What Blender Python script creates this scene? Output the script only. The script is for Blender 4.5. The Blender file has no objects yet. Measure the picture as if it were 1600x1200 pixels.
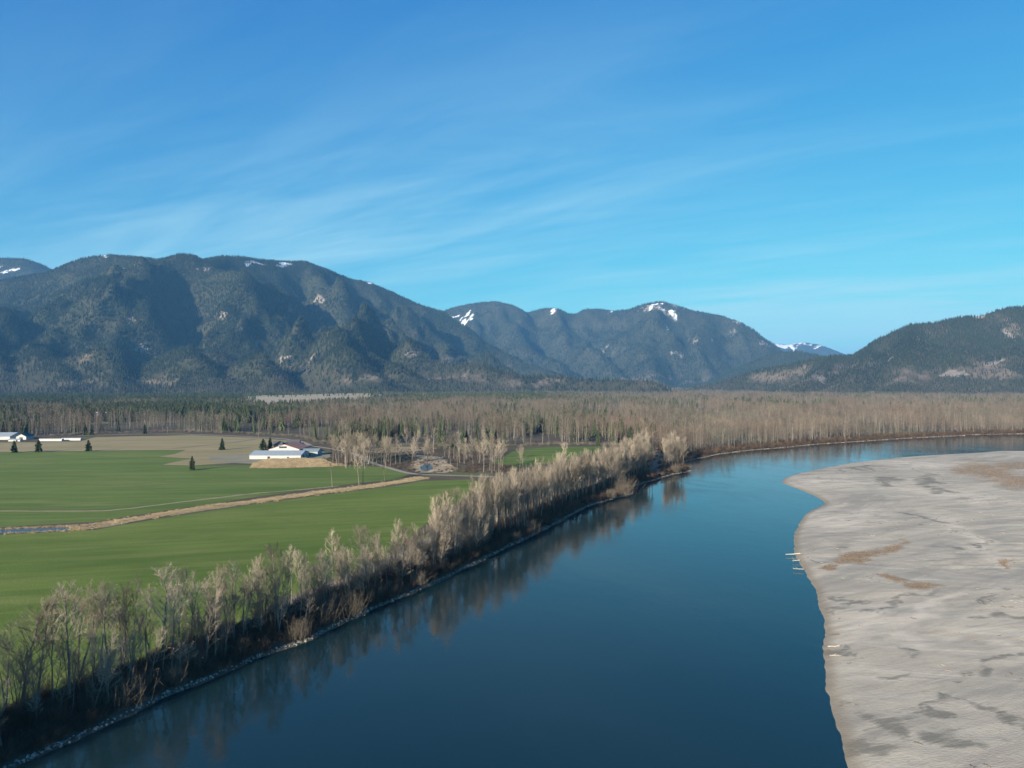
import bpy, math, random
import numpy as np
from mathutils import Vector

# ------------------------------------------------------------------ camera, light, sky, exposure
S = bpy.context.scene
COL = S.collection
CAMZ, FPX, HY = 75.0, 1110.0, 598.0            # eye height (m), focal length and horizon row in photo pixels
SUN_ELEV = math.radians(17.5)
SHADOW_AZ = math.radians(34.0)                 # shadows run this far to the right of straight ahead

cam = bpy.data.cameras.new('camera')
cam_o = bpy.data.objects.new('camera', cam); COL.objects.link(cam_o)
cam.sensor_width = 36.0; cam.lens = 36.0 * FPX / 1600.0
cam.clip_start = 0.5; cam.clip_end = 90000
cam_o.location = (0, 0, CAMZ)
cam_o.rotation_euler = (math.radians(90) - math.atan2(600 - HY, FPX), 0, 0)
S.camera = cam_o

w = bpy.data.worlds.new('World'); S.world = w; w.use_nodes = True
nt = w.node_tree; nt.nodes.clear()
def wn(t, **k):
    n = nt.nodes.new(t)
    for a, b in k.items(): setattr(n, a, b)
    return n
sky = wn('ShaderNodeTexSky', sky_type='NISHITA', sun_disc=False)
sky.sun_elevation = SUN_ELEV
sky.sun_rotation = math.radians(180) + SHADOW_AZ
sky.altitude = 100; sky.air_density = 1.0; sky.dust_density = 0.4; sky.ozone_density = 3.0
# the same colour response over the whole dome, as the photo's camera gave it
sp3 = wn('ShaderNodeSeparateColor'); nt.links.new(sky.outputs[0], sp3.inputs[0]); tint = wn('ShaderNodeCombineColor')
for ch, (gain, power) in enumerate([(0.100, 1.68), (0.735, 1.0), (2.02, 0.48)]):
    pw = wn('ShaderNodeMath', operation='POWER'); nt.links.new(sp3.outputs[ch], pw.inputs[0]); pw.inputs[1].default_value = power
    ml = wn('ShaderNodeMath', operation='MULTIPLY'); nt.links.new(pw.outputs[0], ml.inputs[0]); ml.inputs[1].default_value = gain
    nt.links.new(ml.outputs[0], tint.inputs[ch])
# thin cirrus: a flat layer high above, seen in perspective
tc = wn('ShaderNodeTexCoord'); sep = wn('ShaderNodeSeparateXYZ'); nt.links.new(tc.outputs['Generated'], sep.inputs[0])
zc = wn('ShaderNodeMath', operation='MAXIMUM'); nt.links.new(sep.outputs[2], zc.inputs[0]); zc.inputs[1].default_value = 0.0
zc2 = wn('ShaderNodeMath', operation='ADD'); nt.links.new(zc.outputs[0], zc2.inputs[0]); zc2.inputs[1].default_value = 0.10
dx = wn('ShaderNodeMath', operation='DIVIDE'); nt.links.new(sep.outputs[0], dx.inputs[0]); nt.links.new(zc2.outputs[0], dx.inputs[1])
dy = wn('ShaderNodeMath', operation='DIVIDE'); nt.links.new(sep.outputs[1], dy.inputs[0]); nt.links.new(zc2.outputs[0], dy.inputs[1])
cmb = wn('ShaderNodeCombineXYZ'); nt.links.new(dx.outputs[0], cmb.inputs[0]); nt.links.new(dy.outputs[0], cmb.inputs[1])
def cirrus(rot, scl, nscale, loc, lo, hi, det=7, dist=0.6):
    mp = wn('ShaderNodeMapping', vector_type='TEXTURE'); mp.inputs['Rotation'].default_value = (0, 0, rot); mp.inputs['Scale'].default_value = tuple(1 / v for v in scl)
    mp.inputs['Location'].default_value = loc
    nt.links.new(cmb.outputs[0], mp.inputs[0])
    n = wn('ShaderNodeTexNoise'); n.inputs['Scale'].default_value = nscale; n.inputs['Detail'].default_value = det
    n.inputs['Distortion'].default_value = dist; n.inputs['Roughness'].default_value = 0.55
    nt.links.new(mp.outputs[0], n.inputs['Vector'])
    r = wn('ShaderNodeMapRange', interpolation_type='SMOOTHSTEP'); r.inputs[1].default_value = lo; r.inputs[2].default_value = hi
    nt.links.new(n.outputs[0], r.inputs[0]); return r.outputs[0]
def wmul(a, b):
    m = wn('ShaderNodeMath', operation='MULTIPLY')
    for i, v in enumerate((a, b)):
        if isinstance(v, (int, float)): m.inputs[i].default_value = v
        else: nt.links.new(v, m.inputs[i])
    return m.outputs[0]
fine = cirrus(math.radians(146), (0.32, 1.5, 1), 1.7, (2.3, 0.2, 0), 0.36, 0.74, 10, 0.7)
fine2 = cirrus(math.radians(160), (0.25, 1.3, 1), 4.5, (0.3, 5.2, 0), 0.34, 0.74, 8, 0.5)
def patch(loc, rot, rad):
    mp = wn('ShaderNodeMapping', vector_type='TEXTURE'); mp.inputs['Location'].default_value = loc; mp.inputs['Rotation'].default_value = (0, 0, rot); mp.inputs['Scale'].default_value = rad
    nt.links.new(cmb.outputs[0], mp.inputs[0]); g = wn('ShaderNodeTexGradient', gradient_type='SPHERICAL'); nt.links.new(mp.outputs[0], g.inputs[0]); return g.outputs['Fac']
def wadd(a, b):
    m = wn('ShaderNodeMath', operation='ADD')
    for i, v in enumerate((a, b)):
        if isinstance(v, (int, float)): m.inputs[i].default_value = v
        else: nt.links.new(v, m.inputs[i])
    return m.outputs[0]
spread = cirrus(math.radians(140), (0.6, 0.9, 1), 0.55, (1.2, 3.0, 0), 0.40, 0.70, 3, 0.2)
broad = wadd(wmul(spread, 0.30), wadd(wmul(patch((-0.75, 3.15, 0), math.radians(160), (3.3, 1.8, 1)), 1.35), wmul(patch((2.8, 5.0, 0), math.radians(165), (3.4, 2.2, 1)), 2.2)))
ca = wn('ShaderNodeMath', operation='ADD'); nt.links.new(wmul(fine, broad), ca.inputs[0]); nt.links.new(wmul(wmul(fine2, broad), 0.35), ca.inputs[1])
cb = wn('ShaderNodeMath', operation='ADD'); nt.links.new(ca.outputs[0], cb.inputs[0]); nt.links.new(wmul(broad, 0.22), cb.inputs[1])
airm = wn('ShaderNodeMath', operation='DIVIDE'); airm.inputs[0].default_value = 0.24; nt.links.new(zc2.outputs[0], airm.inputs[1])   # a thin layer looks denser low down
cmx = wn('ShaderNodeMath', operation='MINIMUM'); nt.links.new(wmul(wadd(wmul(cb.outputs[0], 0.34), 0.07), airm.outputs[0]), cmx.inputs[0]); cmx.inputs[1].default_value = 0.6
cden = cmx.outputs[0]
cmix = wn('ShaderNodeMixRGB'); nt.links.new(cden, cmix.inputs[0]); nt.links.new(tint.outputs[0], cmix.inputs[1])
cmix.inputs[2].default_value = (3.3, 5.1, 5.7, 1)
bg = wn('ShaderNodeBackground'); bg.inputs[1].default_value = 0.080
nt.links.new(cmix.outputs[0], bg.inputs[0])
wo = wn('ShaderNodeOutputWorld'); nt.links.new(bg.outputs[0], wo.inputs[0])

sun = bpy.data.lights.new('sun', 'SUN'); sun.energy = 5.0; sun.angle = math.radians(0.53); sun.color = (1.0, 0.885, 0.73)
sun_o = bpy.data.objects.new('sun', sun); COL.objects.link(sun_o)
sun_o.rotation_euler = Vector((math.sin(SHADOW_AZ) * math.cos(SUN_ELEV), math.cos(SHADOW_AZ) * math.cos(SUN_ELEV), -math.sin(SUN_ELEV))).to_track_quat('-Z', 'Y').to_euler()
sun_o.location = (-200, -200, 300)

S.view_settings.view_transform = 'Standard'; S.view_settings.look = 'None'; S.view_settings.gamma = 1.0
S.view_settings.use_curve_mapping = False
S.view_settings.exposure = 1.08
S.render.engine = 'CYCLES'
S.cycles.use_denoising = True
S.cycles.max_bounces = 5; S.cycles.diffuse_bounces = 2; S.cycles.glossy_bounces = 3; S.cycles.volume_bounces = 0
S.cycles.transparent_max_bounces = 8; S.cycles.caustics_reflective = False

# ------------------------------------------------------------------ helpers
def P(px, py, z=0.0):
    d = (CAMZ - z) * FPX / (py - HY)
    return np.array([(px - 800.0) / FPX * d, d, z])
def Q(px, py, d):
    return np.array([(px - 800.0) / FPX * d, d, CAMZ - (py - HY) * d / FPX])
def px_of(V):
    V = np.asarray(V); return np.stack([800 + FPX * V[..., 0] / V[..., 1], HY + FPX * (CAMZ - V[..., 2]) / V[..., 1]], -1)
def plane(pts, z): return np.array([P(a, b, z)[:2] for a, b in pts])

def hash2(ix, iy, seed):
    h = (ix.astype(np.int64) * 374761393 + iy.astype(np.int64) * 668265263 + seed * 1442695041) & 0xffffffff
    h = ((h ^ (h >> 13)) * 1274126177) & 0xffffffff
    h = (h ^ (h >> 16)) & 0xffffffff
    return h / 4294967295.0
def vnoise(x, y, seed=0):
    ix, iy = np.floor(x), np.floor(y); fx, fy = x - ix, y - iy
    u, v = fx * fx * fx * (fx * (fx * 6 - 15) + 10), fy * fy * fy * (fy * (fy * 6 - 15) + 10)
    a, b, c, d = hash2(ix, iy, seed), hash2(ix + 1, iy, seed), hash2(ix, iy + 1, seed), hash2(ix + 1, iy + 1, seed)
    return (a + (b - a) * u) * (1 - v) + (c + (d - c) * u) * v
def fbm(x, y, seed=0, octv=4, ridged=False):
    s = 0; amp = 1.0; tot = 0
    for o in range(octv):
        n = vnoise(x + 17.3 * o, y - 9.1 * o, seed + o)
        if ridged: n = 1 - np.abs(2 * n - 1)
        s = s + amp * n; tot += amp; amp *= 0.5; x, y = x * 2.03, y * 2.03
    return s / tot
def sstep(a, b, x):
    t = np.clip((x - a) / (b - a), 0, 1); return t * t * (3 - 2 * t)
def inside(x, y, poly):
    r = np.zeros(np.shape(x), bool); n = len(poly)
    for i in range(n):
        x0, y0 = poly[i]; x1, y1 = poly[(i + 1) % n]
        if y0 == y1: continue
        c = ((y0 > y) != (y1 > y)) & (x < (x1 - x0) * (y - y0) / (y1 - y0) + x0); r ^= c
    return r
def dist_line(x, y, pl):
    best = np.full(np.shape(x), 1e18)
    for (x0, y0), (x1, y1) in zip(pl[:-1], pl[1:]):
        ex, ey = x1 - x0, y1 - y0; L = ex * ex + ey * ey + 1e-9
        t = np.clip(((x - x0) * ex + (y - y0) * ey) / L, 0, 1)
        best = np.minimum(best, (x - x0 - t * ex) ** 2 + (y - y0 - t * ey) ** 2)
    return np.sqrt(best)
def smooth_line(pl, step):
    pl = np.asarray(pl, float); out = []
    for i in range(len(pl) - 1):
        p0, p1, p2, p3 = pl[max(i - 1, 0)], pl[i], pl[i + 1], pl[min(i + 2, len(pl) - 1)]
        n = max(1, int(np.linalg.norm(p2 - p1) / step))
        for k in range(n):
            t = k / n
            out.append(0.5 * (2 * p1 + (p2 - p0) * t + (2 * p0 - 5 * p1 + 4 * p2 - p3) * t * t + (3 * p1 - p0 - 3 * p2 + p3) * t ** 3))
    out.append(pl[-1]); return np.array(out)

def mesh_np(name, V, faces):
    """faces: list of int arrays (n,k)"""
    me = bpy.data.meshes.new(name); V = np.ascontiguousarray(V, np.float32)
    me.vertices.add(len(V)); me.vertices.foreach_set('co', V.ravel())
    faces = [np.asarray(f, np.int32) for f in faces if len(f)]
    nl = sum(f.size for f in faces); nf = sum(len(f) for f in faces)
    me.loops.add(nl); me.loops.foreach_set('vertex_index', np.concatenate([f.ravel() for f in faces]))
    me.polygons.add(nf)
    tot = np.concatenate([np.full(len(f), f.shape[1], np.int32) for f in faces])
    st = np.concatenate([[0], np.cumsum(tot)[:-1]]).astype(np.int32)
    me.polygons.foreach_set('loop_start', st); me.polygons.foreach_set('loop_total', tot)
    me.update(calc_edges=True); me.validate(); me.polygons.foreach_set('use_smooth', np.zeros(len(me.polygons), bool)); return me
def attr(me, name, arr):
    a = me.attributes.new(name, 'FLOAT', 'POINT'); a.data.foreach_set('value', np.ascontiguousarray(arr, np.float32).ravel())
def smooth(me): me.polygons.foreach_set('use_smooth', np.ones(len(me.polygons), bool))
def tag(o, label=None, cat=None, group=None, kind=None):
    if label: o['label'] = label
    if cat: o['category'] = cat
    if group: o['group'] = group
    if kind: o['kind'] = kind
    return o
def link(name, me, m=None, parent=None, coll=COL):
    o = bpy.data.objects.new(name, me); coll.objects.link(o)
    if m is not None and len(me.materials) == 0: me.materials.append(m)
    if parent: o.parent = parent
    return o
def empty(name, loc, rz=0, scale=1.0):
    o = bpy.data.objects.new(name, None); COL.objects.link(o); o.empty_display_size = 0.5
    o.location = loc; o.rotation_euler = (0, 0, rz); o.scale = (scale,) * 3; return o

class MB:
    """collects tubes, boxes and sheets and makes one mesh of them"""
    def __init__(s): s.V = []; s.T = []; s.Qd = []; s.n = 0
    def add(s, V, quads=(), tris=()):
        V = np.asarray(V, float)
        if len(quads): s.Qd.append(np.asarray(quads) + s.n)
        if len(tris): s.T.append(np.asarray(tris) + s.n)
        s.V.append(V); s.n += len(V)
    def tube(s, pts, rad, k=5, cap=True):
        pts = np.asarray(pts, float); rad = np.asarray(rad, float); m = len(pts)
        d = pts[-1] - pts[0]; d = d / (np.linalg.norm(d) + 1e-9)
        a = np.array([1.0, 0, 0]) if abs(d[0]) < 0.8 else np.array([0, 1.0, 0])
        u = np.cross(d, a); u /= np.linalg.norm(u); v = np.cross(d, u)
        th = np.arange(k) * 2 * math.pi / k
        ring = np.cos(th)[:, None] * u + np.sin(th)[:, None] * v
        V = (pts[:, None] + rad[:, None, None] * ring[None]).reshape(-1, 3)
        i = np.arange(k); j = (i + 1) % k
        q = np.concatenate([np.stack([r * k + i, r * k + j, (r + 1) * k + j, (r + 1) * k + i], 1) for r in range(m - 1)])
        s.add(V, q)
        if cap and rad[-1] > 0.02:
            b = s.n - k; s.T.append(np.stack([np.full(k - 2, b), b + np.arange(1, k - 1), b + np.arange(2, k)], 1))
    def box(s, lo, hi, R=None, o=(0, 0, 0)):
        x0, y0, z0 = lo; x1, y1, z1 = hi
        V = np.array([[x0, y0, z0], [x1, y0, z0], [x1, y1, z0], [x0, y1, z0], [x0, y0, z1], [x1, y0, z1], [x1, y1, z1], [x0, y1, z1]], float)
        if R is not None: V = V @ np.asarray(R).T
        s.add(V + np.array(o), [[0, 3, 2, 1], [4, 5, 6, 7], [0, 1, 5, 4], [1, 2, 6, 5], [2, 3, 7, 6], [3, 0, 4, 7]])
    def prism(s, poly, y0, y1):
        """polygon in x,z swept along y"""
        n = len(poly); V = [(a, y0, b) for a, b in poly] + [(a, y1, b) for a, b in poly]
        s.add(V, [[i, (i + 1) % n, (i + 1) % n + n, i + n] for i in range(n)],
              [[0, i, i + 1] for i in range(1, n - 1)] + [[n, n + i + 1, n + i] for i in range(1, n - 1)])
    def mesh(s, name):
        f = []
        if s.Qd: f.append(np.concatenate(s.Qd))
        if s.T: f.append(np.concatenate(s.T))
        return mesh_np(name, np.concatenate(s.V), f)

# ------------------------------------------------------------------ materials
class MT:
    def __init__(s, name, rough=0.9, spec=0.25):
        s.m = bpy.data.materials.new(name); s.m.use_nodes = True; s.t = s.m.node_tree
        s.b = s.t.nodes['Principled BSDF']; s.b.inputs['Roughness'].default_value = rough
        s.b.inputs['Specular IOR Level'].default_value = spec
        s.geo = s.n('ShaderNodeNewGeometry')
    def n(s, t, **k):
        x = s.t.nodes.new(t)
        for a, b in k.items(): setattr(x, a, b)
        return x
    def L(s, a, b): s.t.links.new(a, b)
    def setin(s, sock, v):
        if isinstance(v, (int, float)): sock.default_value = v
        elif isinstance(v, tuple): sock.default_value = v if len(v) == 4 else v + (1,)
        else: s.L(v, sock)
    def noise(s, scale, stretch=(1, 1, 1), rot=0, det=5, rough=0.55, lo=0.3, hi=0.7, dist=0.0, vec=None):
        mp = s.n('ShaderNodeMapping', vector_type='TEXTURE'); mp.inputs['Scale'].default_value = tuple(1 / v for v in stretch); mp.inputs['Rotation'].default_value = (0, 0, rot)
        s.L(vec or s.geo.outputs['Position'], mp.inputs[0])
        x = s.n('ShaderNodeTexNoise'); x.inputs['Scale'].default_value = scale; x.inputs['Detail'].default_value = det
        x.inputs['Roughness'].default_value = rough; x.inputs['Distortion'].default_value = dist
        s.L(mp.outputs[0], x.inputs['Vector'])
        return s.rng(x.outputs[0], lo, hi)
    def rng(s, v, lo, hi, a=0.0, b=1.0):
        r = s.n('ShaderNodeMapRange'); r.inputs[1].default_value = lo; r.inputs[2].default_value = hi
        r.inputs[3].default_value = a; r.inputs[4].default_value = b; s.L(v, r.inputs[0]); return r.outputs[0]
    def math(s, op, a, b):
        x = s.n('ShaderNodeMath', operation=op); s.setin(x.inputs[0], a); s.setin(x.inputs[1], b); return x.outputs[0]
    def mix(s, f, a, b, mode='MIX'):
        x = s.n('ShaderNodeMixRGB', blend_type=mode); s.setin(x.inputs[0], f); s.setin(x.inputs[1], a); s.setin(x.inputs[2], b); return x.outputs[0]
    def at(s, name):
        x = s.n('ShaderNodeAttribute'); x.attribute_name = name; return x.outputs['Fac']
    def rnd(s): return s.n('ShaderNodeObjectInfo').outputs['Random']
    def col(s, v): s.setin(s.b.inputs['Base Color'], v); return s
    def bump(s, h, strength, dist=1.0):
        x = s.n('ShaderNodeBump'); x.inputs['Strength'].default_value = strength; x.inputs['Distance'].default_value = dist
        s.L(h, x.inputs['Height']); s.L(x.outputs[0], s.b.inputs['Normal']); return s

def plain(name, c1, c2, scale=0.3, rough=0.85, rnd=0.0, spec=0.25, **k):
    t = MT(name, rough, spec); c = t.mix(t.noise(scale, **k), c1, c2)
    if rnd: c = t.mix(1.0, c, t.mix(t.rnd(), (1 - rnd,) * 3, (1 + rnd,) * 3), 'MULTIPLY')
    return t.col(c).m
def two_tone(name, ca, cb, rnd=0.2, scale=0.5, rough=0.9):
    """whole-thing colour drawn per object between ca and cb"""
    t = MT(name, rough, 0.15); r = t.rnd()
    c = t.mix(r, ca, cb); c = t.mix(1.0, c, t.mix(t.noise(scale), (1 - rnd,) * 3, (1 + rnd,) * 3), 'MULTIPLY'); return t.col(c).m

m_bark = two_tone('bark', (0.11, 0.095, 0.08), (0.24, 0.215, 0.185), 0.25, 0.7)
m_twig = two_tone('twigs', (0.135, 0.112, 0.083), (0.345, 0.292, 0.225), 0.2, 0.2)
def far_twig_mat():
    t = MT('far_twigs', 0.9, 0.15); c = t.mix(t.rnd(), (0.088, 0.070, 0.054), (0.200, 0.160, 0.120))
    c = t.mix(t.math('MULTIPLY', t.noise(0.009, (1, .6, 1), 0.2, det=4, lo=.48, hi=.58), .75), c, t.mix(t.rnd(), (0.085, 0.082, 0.060), (0.150, 0.142, 0.105)))
    c = t.mix(t.math('MULTIPLY', t.noise(0.006, (1, .6, 1), -0.4, det=4, lo=.52, hi=.60), .7), c, t.mix(t.rnd(), (0.105, 0.070, 0.055), (0.190, 0.130, 0.100)))
    return t.col(t.mix(1.0, c, t.mix(t.noise(0.015, det=3), (.72,) * 3, (1.3,) * 3), 'MULTIPLY')).m
m_twig_far = far_twig_mat()
m_bark_far = two_tone('far_bark', (0.075, 0.065, 0.055), (0.29, 0.265, 0.23), 0.2, 0.1)
m_brush = two_tone('brush', (0.050, 0.034, 0.026), (0.125, 0.090, 0.062), 0.25, 0.5)
m_shrub = two_tone('shrub_twigs', (0.105, 0.088, 0.068), (0.19, 0.158, 0.122), 0.2, 0.5)
m_needle = two_tone('needles', (0.030, 0.048, 0.020), (0.055, 0.075, 0.032), 0.25, 0.4)
m_needle_far = two_tone('far_needles', (0.014, 0.022, 0.0135), (0.027, 0.035, 0.0185), 0.40, 0.002)
m_needle_mid = two_tone('valley_needles', (0.024, 0.036, 0.018), (0.060, 0.074, 0.034), 0.35, 0.02)
m_reed = two_tone('dry_reeds', (0.27, 0.21, 0.125), (0.43, 0.34, 0.215), 0.25, 0.15)
m_stone = two_tone('bank_stone', (0.13, 0.12, 0.105), (0.40, 0.37, 0.33), 0.2, 2.0)
m_dryveg = two_tone('dry_weeds', (0.13, 0.088, 0.052), (0.25, 0.18, 0.115), 0.2, 2.0)

# ------------------------------------------------------------------ river, banks and ground
BANK_PX = [(28, 1197), (96, 1166), (170, 1132), (241, 1098), (283, 1080), (340, 1056), (400, 1030), (435, 1017), (485, 1001), (520, 981), (587, 952),
           (637, 930), (700, 902), (745, 880), (800, 852), (820, 844), (870, 818), (912, 795), (950, 782), (985, 773), (989, 770), (986, 764), (1000, 757),
           (1025, 750), (1050, 742), (1076, 737), (1079, 735), (1070, 731), (1062, 726), (1075, 720), (1100, 715), (1120, 710.5), (1150, 706.5), (1170, 704), (1225, 699.5),
           (1275, 694.5), (1350, 689.5), (1425, 684.5), (1500, 681), (1600, 678)]
bank = plane(BANK_PX, 0.0)
bank = np.concatenate([[[-330, -330], [-130, 70]], bank, [[1500, 1150], [5000, 1350], [40000, 3000]]])
bank_s = smooth_line(bank[1:-2], 3.0)
bank_s = np.concatenate([[bank[0]], bank_s, bank[-2:]])
LAND = np.concatenate([bank_s, [[40000, 60000], [-40000, 60000], [-40000, -330]]])
SAND_PX = [(1327, 1200), (1312, 1152), (1300, 1100), (1292, 1070), (1290, 1032), (1286, 1008), (1290, 977), (1282, 955), (1275, 925), (1267, 908), (1250, 880), (1241, 860),
           (1242, 835), (1250, 817), (1257, 806), (1272, 796), (1285, 790), (1288, 785), (1275, 776), (1250, 765), (1226, 756), (1224, 751), (1237, 743), (1275, 734), (1325, 724.5),
           (1387, 717), (1450, 712), (1550, 706.5), (1600, 705)]
sandl = plane(SAND_PX, 0.0)
sandl = np.concatenate([[[-90, -330], [42, 68]], sandl, [[1100, 830], [5000, 1000]]])
sand_s = smooth_line(sandl, 2.0)
SAND = np.concatenate([sand_s, [[5000, -330]]])

def axis(segs):
    out = []
    for a, b, s0, s1 in segs:
        v = a
        while v < b - 1e-6:
            out.append(v); t = (v - a) / (b - a); v += s0 + (s1 - s0) * t
    out.append(segs[-1][1]); return np.array(out)
def grid_faces(nx, ny):
    i, j = np.meshgrid(np.arange(nx - 1), np.arange(ny - 1)); a = (j * nx + i).ravel()
    return np.stack([a, a + 1, a + nx + 1, a + nx], 1)

gx = axis([(-40000, -1500, 6000, 300), (-1500, -260, 120, 12), (-260, 420, 2.6, 2.6), (420, 1200, 4, 30), (1200, 40000, 100, 6000)])
gy = axis([(-330, 60, 40, 6), (60, 500, 2.0, 2.6), (500, 1100, 2.6, 5), (1100, 3000, 8, 300), (3000, 60000, 500, 8000)])
GX, GY = np.meshgrid(gx, gy)
land_in = inside(GX, GY, LAND); bd = dist_line(GX, GY, bank_s)
sd = np.where(land_in, bd, -bd) + (fbm(GX * 0.11, GY * 0.11, 5, 3) - 0.5) * 3.0 * np.exp(-bd / 25)
LANDZ = 3.0
GZ = np.where(sd > 0, LANDZ * sstep(-1.0, 11.0, sd) ** 0.9 + 0.02, -2.2 * sstep(0, 8, -sd))
GZ = np.where((sd > 0) & (sd < 14), GZ + (fbm(GX * 0.3, GY * 0.3, 9, 3) - 0.5) * 0.7 * np.exp(-((sd - 6) / 4) ** 2), GZ)
gm = mesh_np('ground', np.stack([GX, GY, GZ], -1).reshape(-1, 3), [grid_faces(len(gx), len(gy))]); smooth(gm)
t = MT('forest_floor', 0.95, 0.1)
c = t.mix(t.noise(0.05, det=6), (0.075, 0.058, 0.042), (0.15, 0.115, 0.08)); c = t.mix(t.noise(0.6), c, (0.085, 0.07, 0.05))
c = t.mix(t.noise(0.012, lo=0.5, hi=0.7), c, (0.12, 0.125, 0.055))
t.col(c).bump(t.noise(0.8), 0.5, 0.6)
tag(link('ground', gm, t.m), 'brown river flats and wooded valley floor', kind='structure')

# water
t = MT('river_water', 0.045, 0.5); t.b.inputs['IOR'].default_value = 1.36
t.col(t.mix(t.noise(0.004, (1, 0.5, 1)), (0.005, 0.019, 0.024), (0.009, 0.025, 0.027)))
big = t.noise(0.018, (1.0, 0.45, 1), 0.45, det=4, lo=0.42, hi=0.68, dist=1.0)
rip = t.noise(0.9, (1.0, 0.7, 1), 0.4, det=3, lo=0.0, hi=1.0)
swl = t.noise(0.16, (1.0, 0.6, 1), 0.4, det=3, lo=0.0, hi=1.0)
hgt = t.math('ADD', t.math('MULTIPLY', rip, t.math('ADD', 0.03, t.math('MULTIPLY', big, 0.05))), t.math('MULTIPLY', swl, 0.10))
t.L(t.rng(t.noise(0.025, (1.0, 0.35, 1), 0.47, det=5, lo=0.5, hi=0.66, dist=1.5), 0, 1, 0.03, 0.13), t.b.inputs['Roughness'])
t.bump(hgt, 0.55, 1.0)
wm = mesh_np('river', [[-420, -330, 0], [6000, -330, 0], [6000, 1600, 0], [-420, 1600, 0]], [[[0, 1, 2, 3]]])
tag(link('river', wm, t.m), 'calm blue river bending away between wooded bank and sand bar', kind='structure')

# sand bar
sx = axis([(20, 330, 1.1, 1.3), (330, 800, 1.6, 6), (800, 5000, 10, 500)])
sy = axis([(-330, 80, 40, 4), (80, 300, 0.9, 1.3), (300, 560, 1.4, 2.2), (560, 900, 2.2, 4), (900, 1100, 10, 20)])
SX, SY = np.meshgrid(sx, sy)
s_in = inside(SX, SY, SAND); s_d = dist_line(SX, SY, sand_s); s_s = np.where(s_in, s_d, -s_d) + (fbm(SX * 0.16, SY * 0.16, 21, 3) - 0.5) * 1.6 * np.exp(-s_d / 10)
wx = SX + 14 * (fbm(SX * 0.02, SY * 0.02, 31, 3) - 0.5); wy = SY + 14 * (fbm(SX * 0.02, SY * 0.02, 37, 3) - 0.5)
dune = (fbm(wx * 0.022, wy * 0.05, 41, 5) - 0.45) * 0.8
ripl = (fbm(wx * 0.09, wy * 0.30, 43, 4, True) - 0.5) * 0.5 * sstep(0.45, 0.65, fbm(SX * 0.012, SY * 0.012, 47, 2))
SZ = np.where(s_s > 0, 0.85 * (1 - np.exp(-s_s / 2.2)) + 0.5 * (1 - np.exp(-s_s / 40)) + (dune + ripl) * sstep(2, 14, s_s), -0.35 * np.minimum(-s_s, 8))
SZ = np.maximum(SZ, np.where(s_s > 1, 0.12, -9))
vis = s_s > -9
ids = -np.ones(SX.size, int); keep = np.where(vis.ravel())[0]; ids[keep] = np.arange(len(keep))
f = ids[grid_faces(len(sx), len(sy))]; f = f[(f >= 0).all(1)]
sv = np.stack([SX, SY, SZ], -1).reshape(-1, 3)[keep]
sm = mesh_np('sand_bar', sv, [f]); smooth(sm)
pp = px_of(np.maximum(sv, [-1e9, 5, -1e9]))
warp = np.stack([(fbm(sv[:, 0] * 0.06, sv[:, 1] * 0.06, 51, 4) - 0.5) * 110, (fbm(sv[:, 0] * 0.06, sv[:, 1] * 0.06, 57, 5) - 0.5) * 40], -1)
def blobs(lst, soft=0.45, wp=1.0):
    m = np.zeros(len(sv)); q = pp + warp * wp * np.clip((pp[:, 1:2] - 640) / 300, 0.15, 1.3)
    for (x, y, rx, ry, *s) in lst:
        k = s[0] if s else 0.0; yy = q[:, 1] - y - k * (q[:, 0] - x)
        r = np.sqrt(((q[:, 0] - x) / rx) ** 2 + (yy / ry) ** 2); m = np.maximum(m, 1 - sstep(1 - soft, 1 + soft, r))
    return m
DARK = [(1448, 752, 26, 12, .35), (1462, 766, 30, 6, .15), (1385, 752, 34, 5), (1312, 938, 26, 5), (1335, 944, 30, 3, -.1), (1590, 962, 34, 11), (1386, 1024, 20, 5), (1322, 1054, 28, 9, .1),
        (1345, 1094, 30, 4), (1385, 1128, 36, 18), (1455, 1150, 30, 20), (1350, 1178, 30, 16, -.4), (1470, 1168, 80, 10), (1555, 1044, 22, 9), (1595, 1035, 18, 12), (1530, 1068, 26, 5),
        (1560, 1122, 30, 9), (1598, 1130, 14, 8), (1600, 1172, 26, 26), (1410, 1104, 10, 4), (1425, 943, 60, 5, -.2), (1555, 938, 26, 5), (1495, 858, 20, 8), (1290, 870, 26, 3), (1345, 732, 50, 3, -.1),
        (1440, 812, 70, 3, .1), (1536, 848, 40, 4, .4), (1410, 910, 60, 3), (1300, 1024, 8, 3), (1480, 1115, 100, 4)]
BROWN = [(1352, 870, 30, 8, -.15), (1394, 858, 22, 8, -.3), (1292, 884, 18, 4), (1412, 844, 16, 3), (1388, 906, 24, 7, .25), (1440, 918, 28, 7), (1545, 737, 48, 12, .15), (1590, 752, 30, 11), (1505, 735, 18, 6),
         (1585, 728, 40, 5), (1581, 876, 9, 3), (1310, 992, 12, 2)]
PALE = [(1500, 776, 90, 8, .1), (1440, 726, 60, 6), (1520, 840, 60, 14, .6), (1370, 970, 80, 18, -.1), (1450, 960, 60, 10, -.4), (1330, 812, 60, 16), (1300, 752, 50, 8), (1400, 1005, 60, 10), (1560, 1010, 40, 8)]
attr(sm, 'wet', blobs(DARK, 0.85, 1.7)); attr(sm, 'weed', blobs(BROWN, 0.85)); attr(sm, 'pale', blobs(PALE, 0.8))
edge_d = np.where(s_in, s_s, -s_d).ravel()[keep]; attr(sm, 'edge', 1 - sstep(0.2, 4.2, edge_d))
t = MT('river_sand', 0.92, 0.15)
c = t.mix(t.noise(0.013, (0.6, 1.5, 1), 0.4, det=8, rough=0.6, lo=0.38, hi=0.62, dist=1.6), (0.385, 0.338, 0.258), (0.505, 0.437, 0.328))
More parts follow.
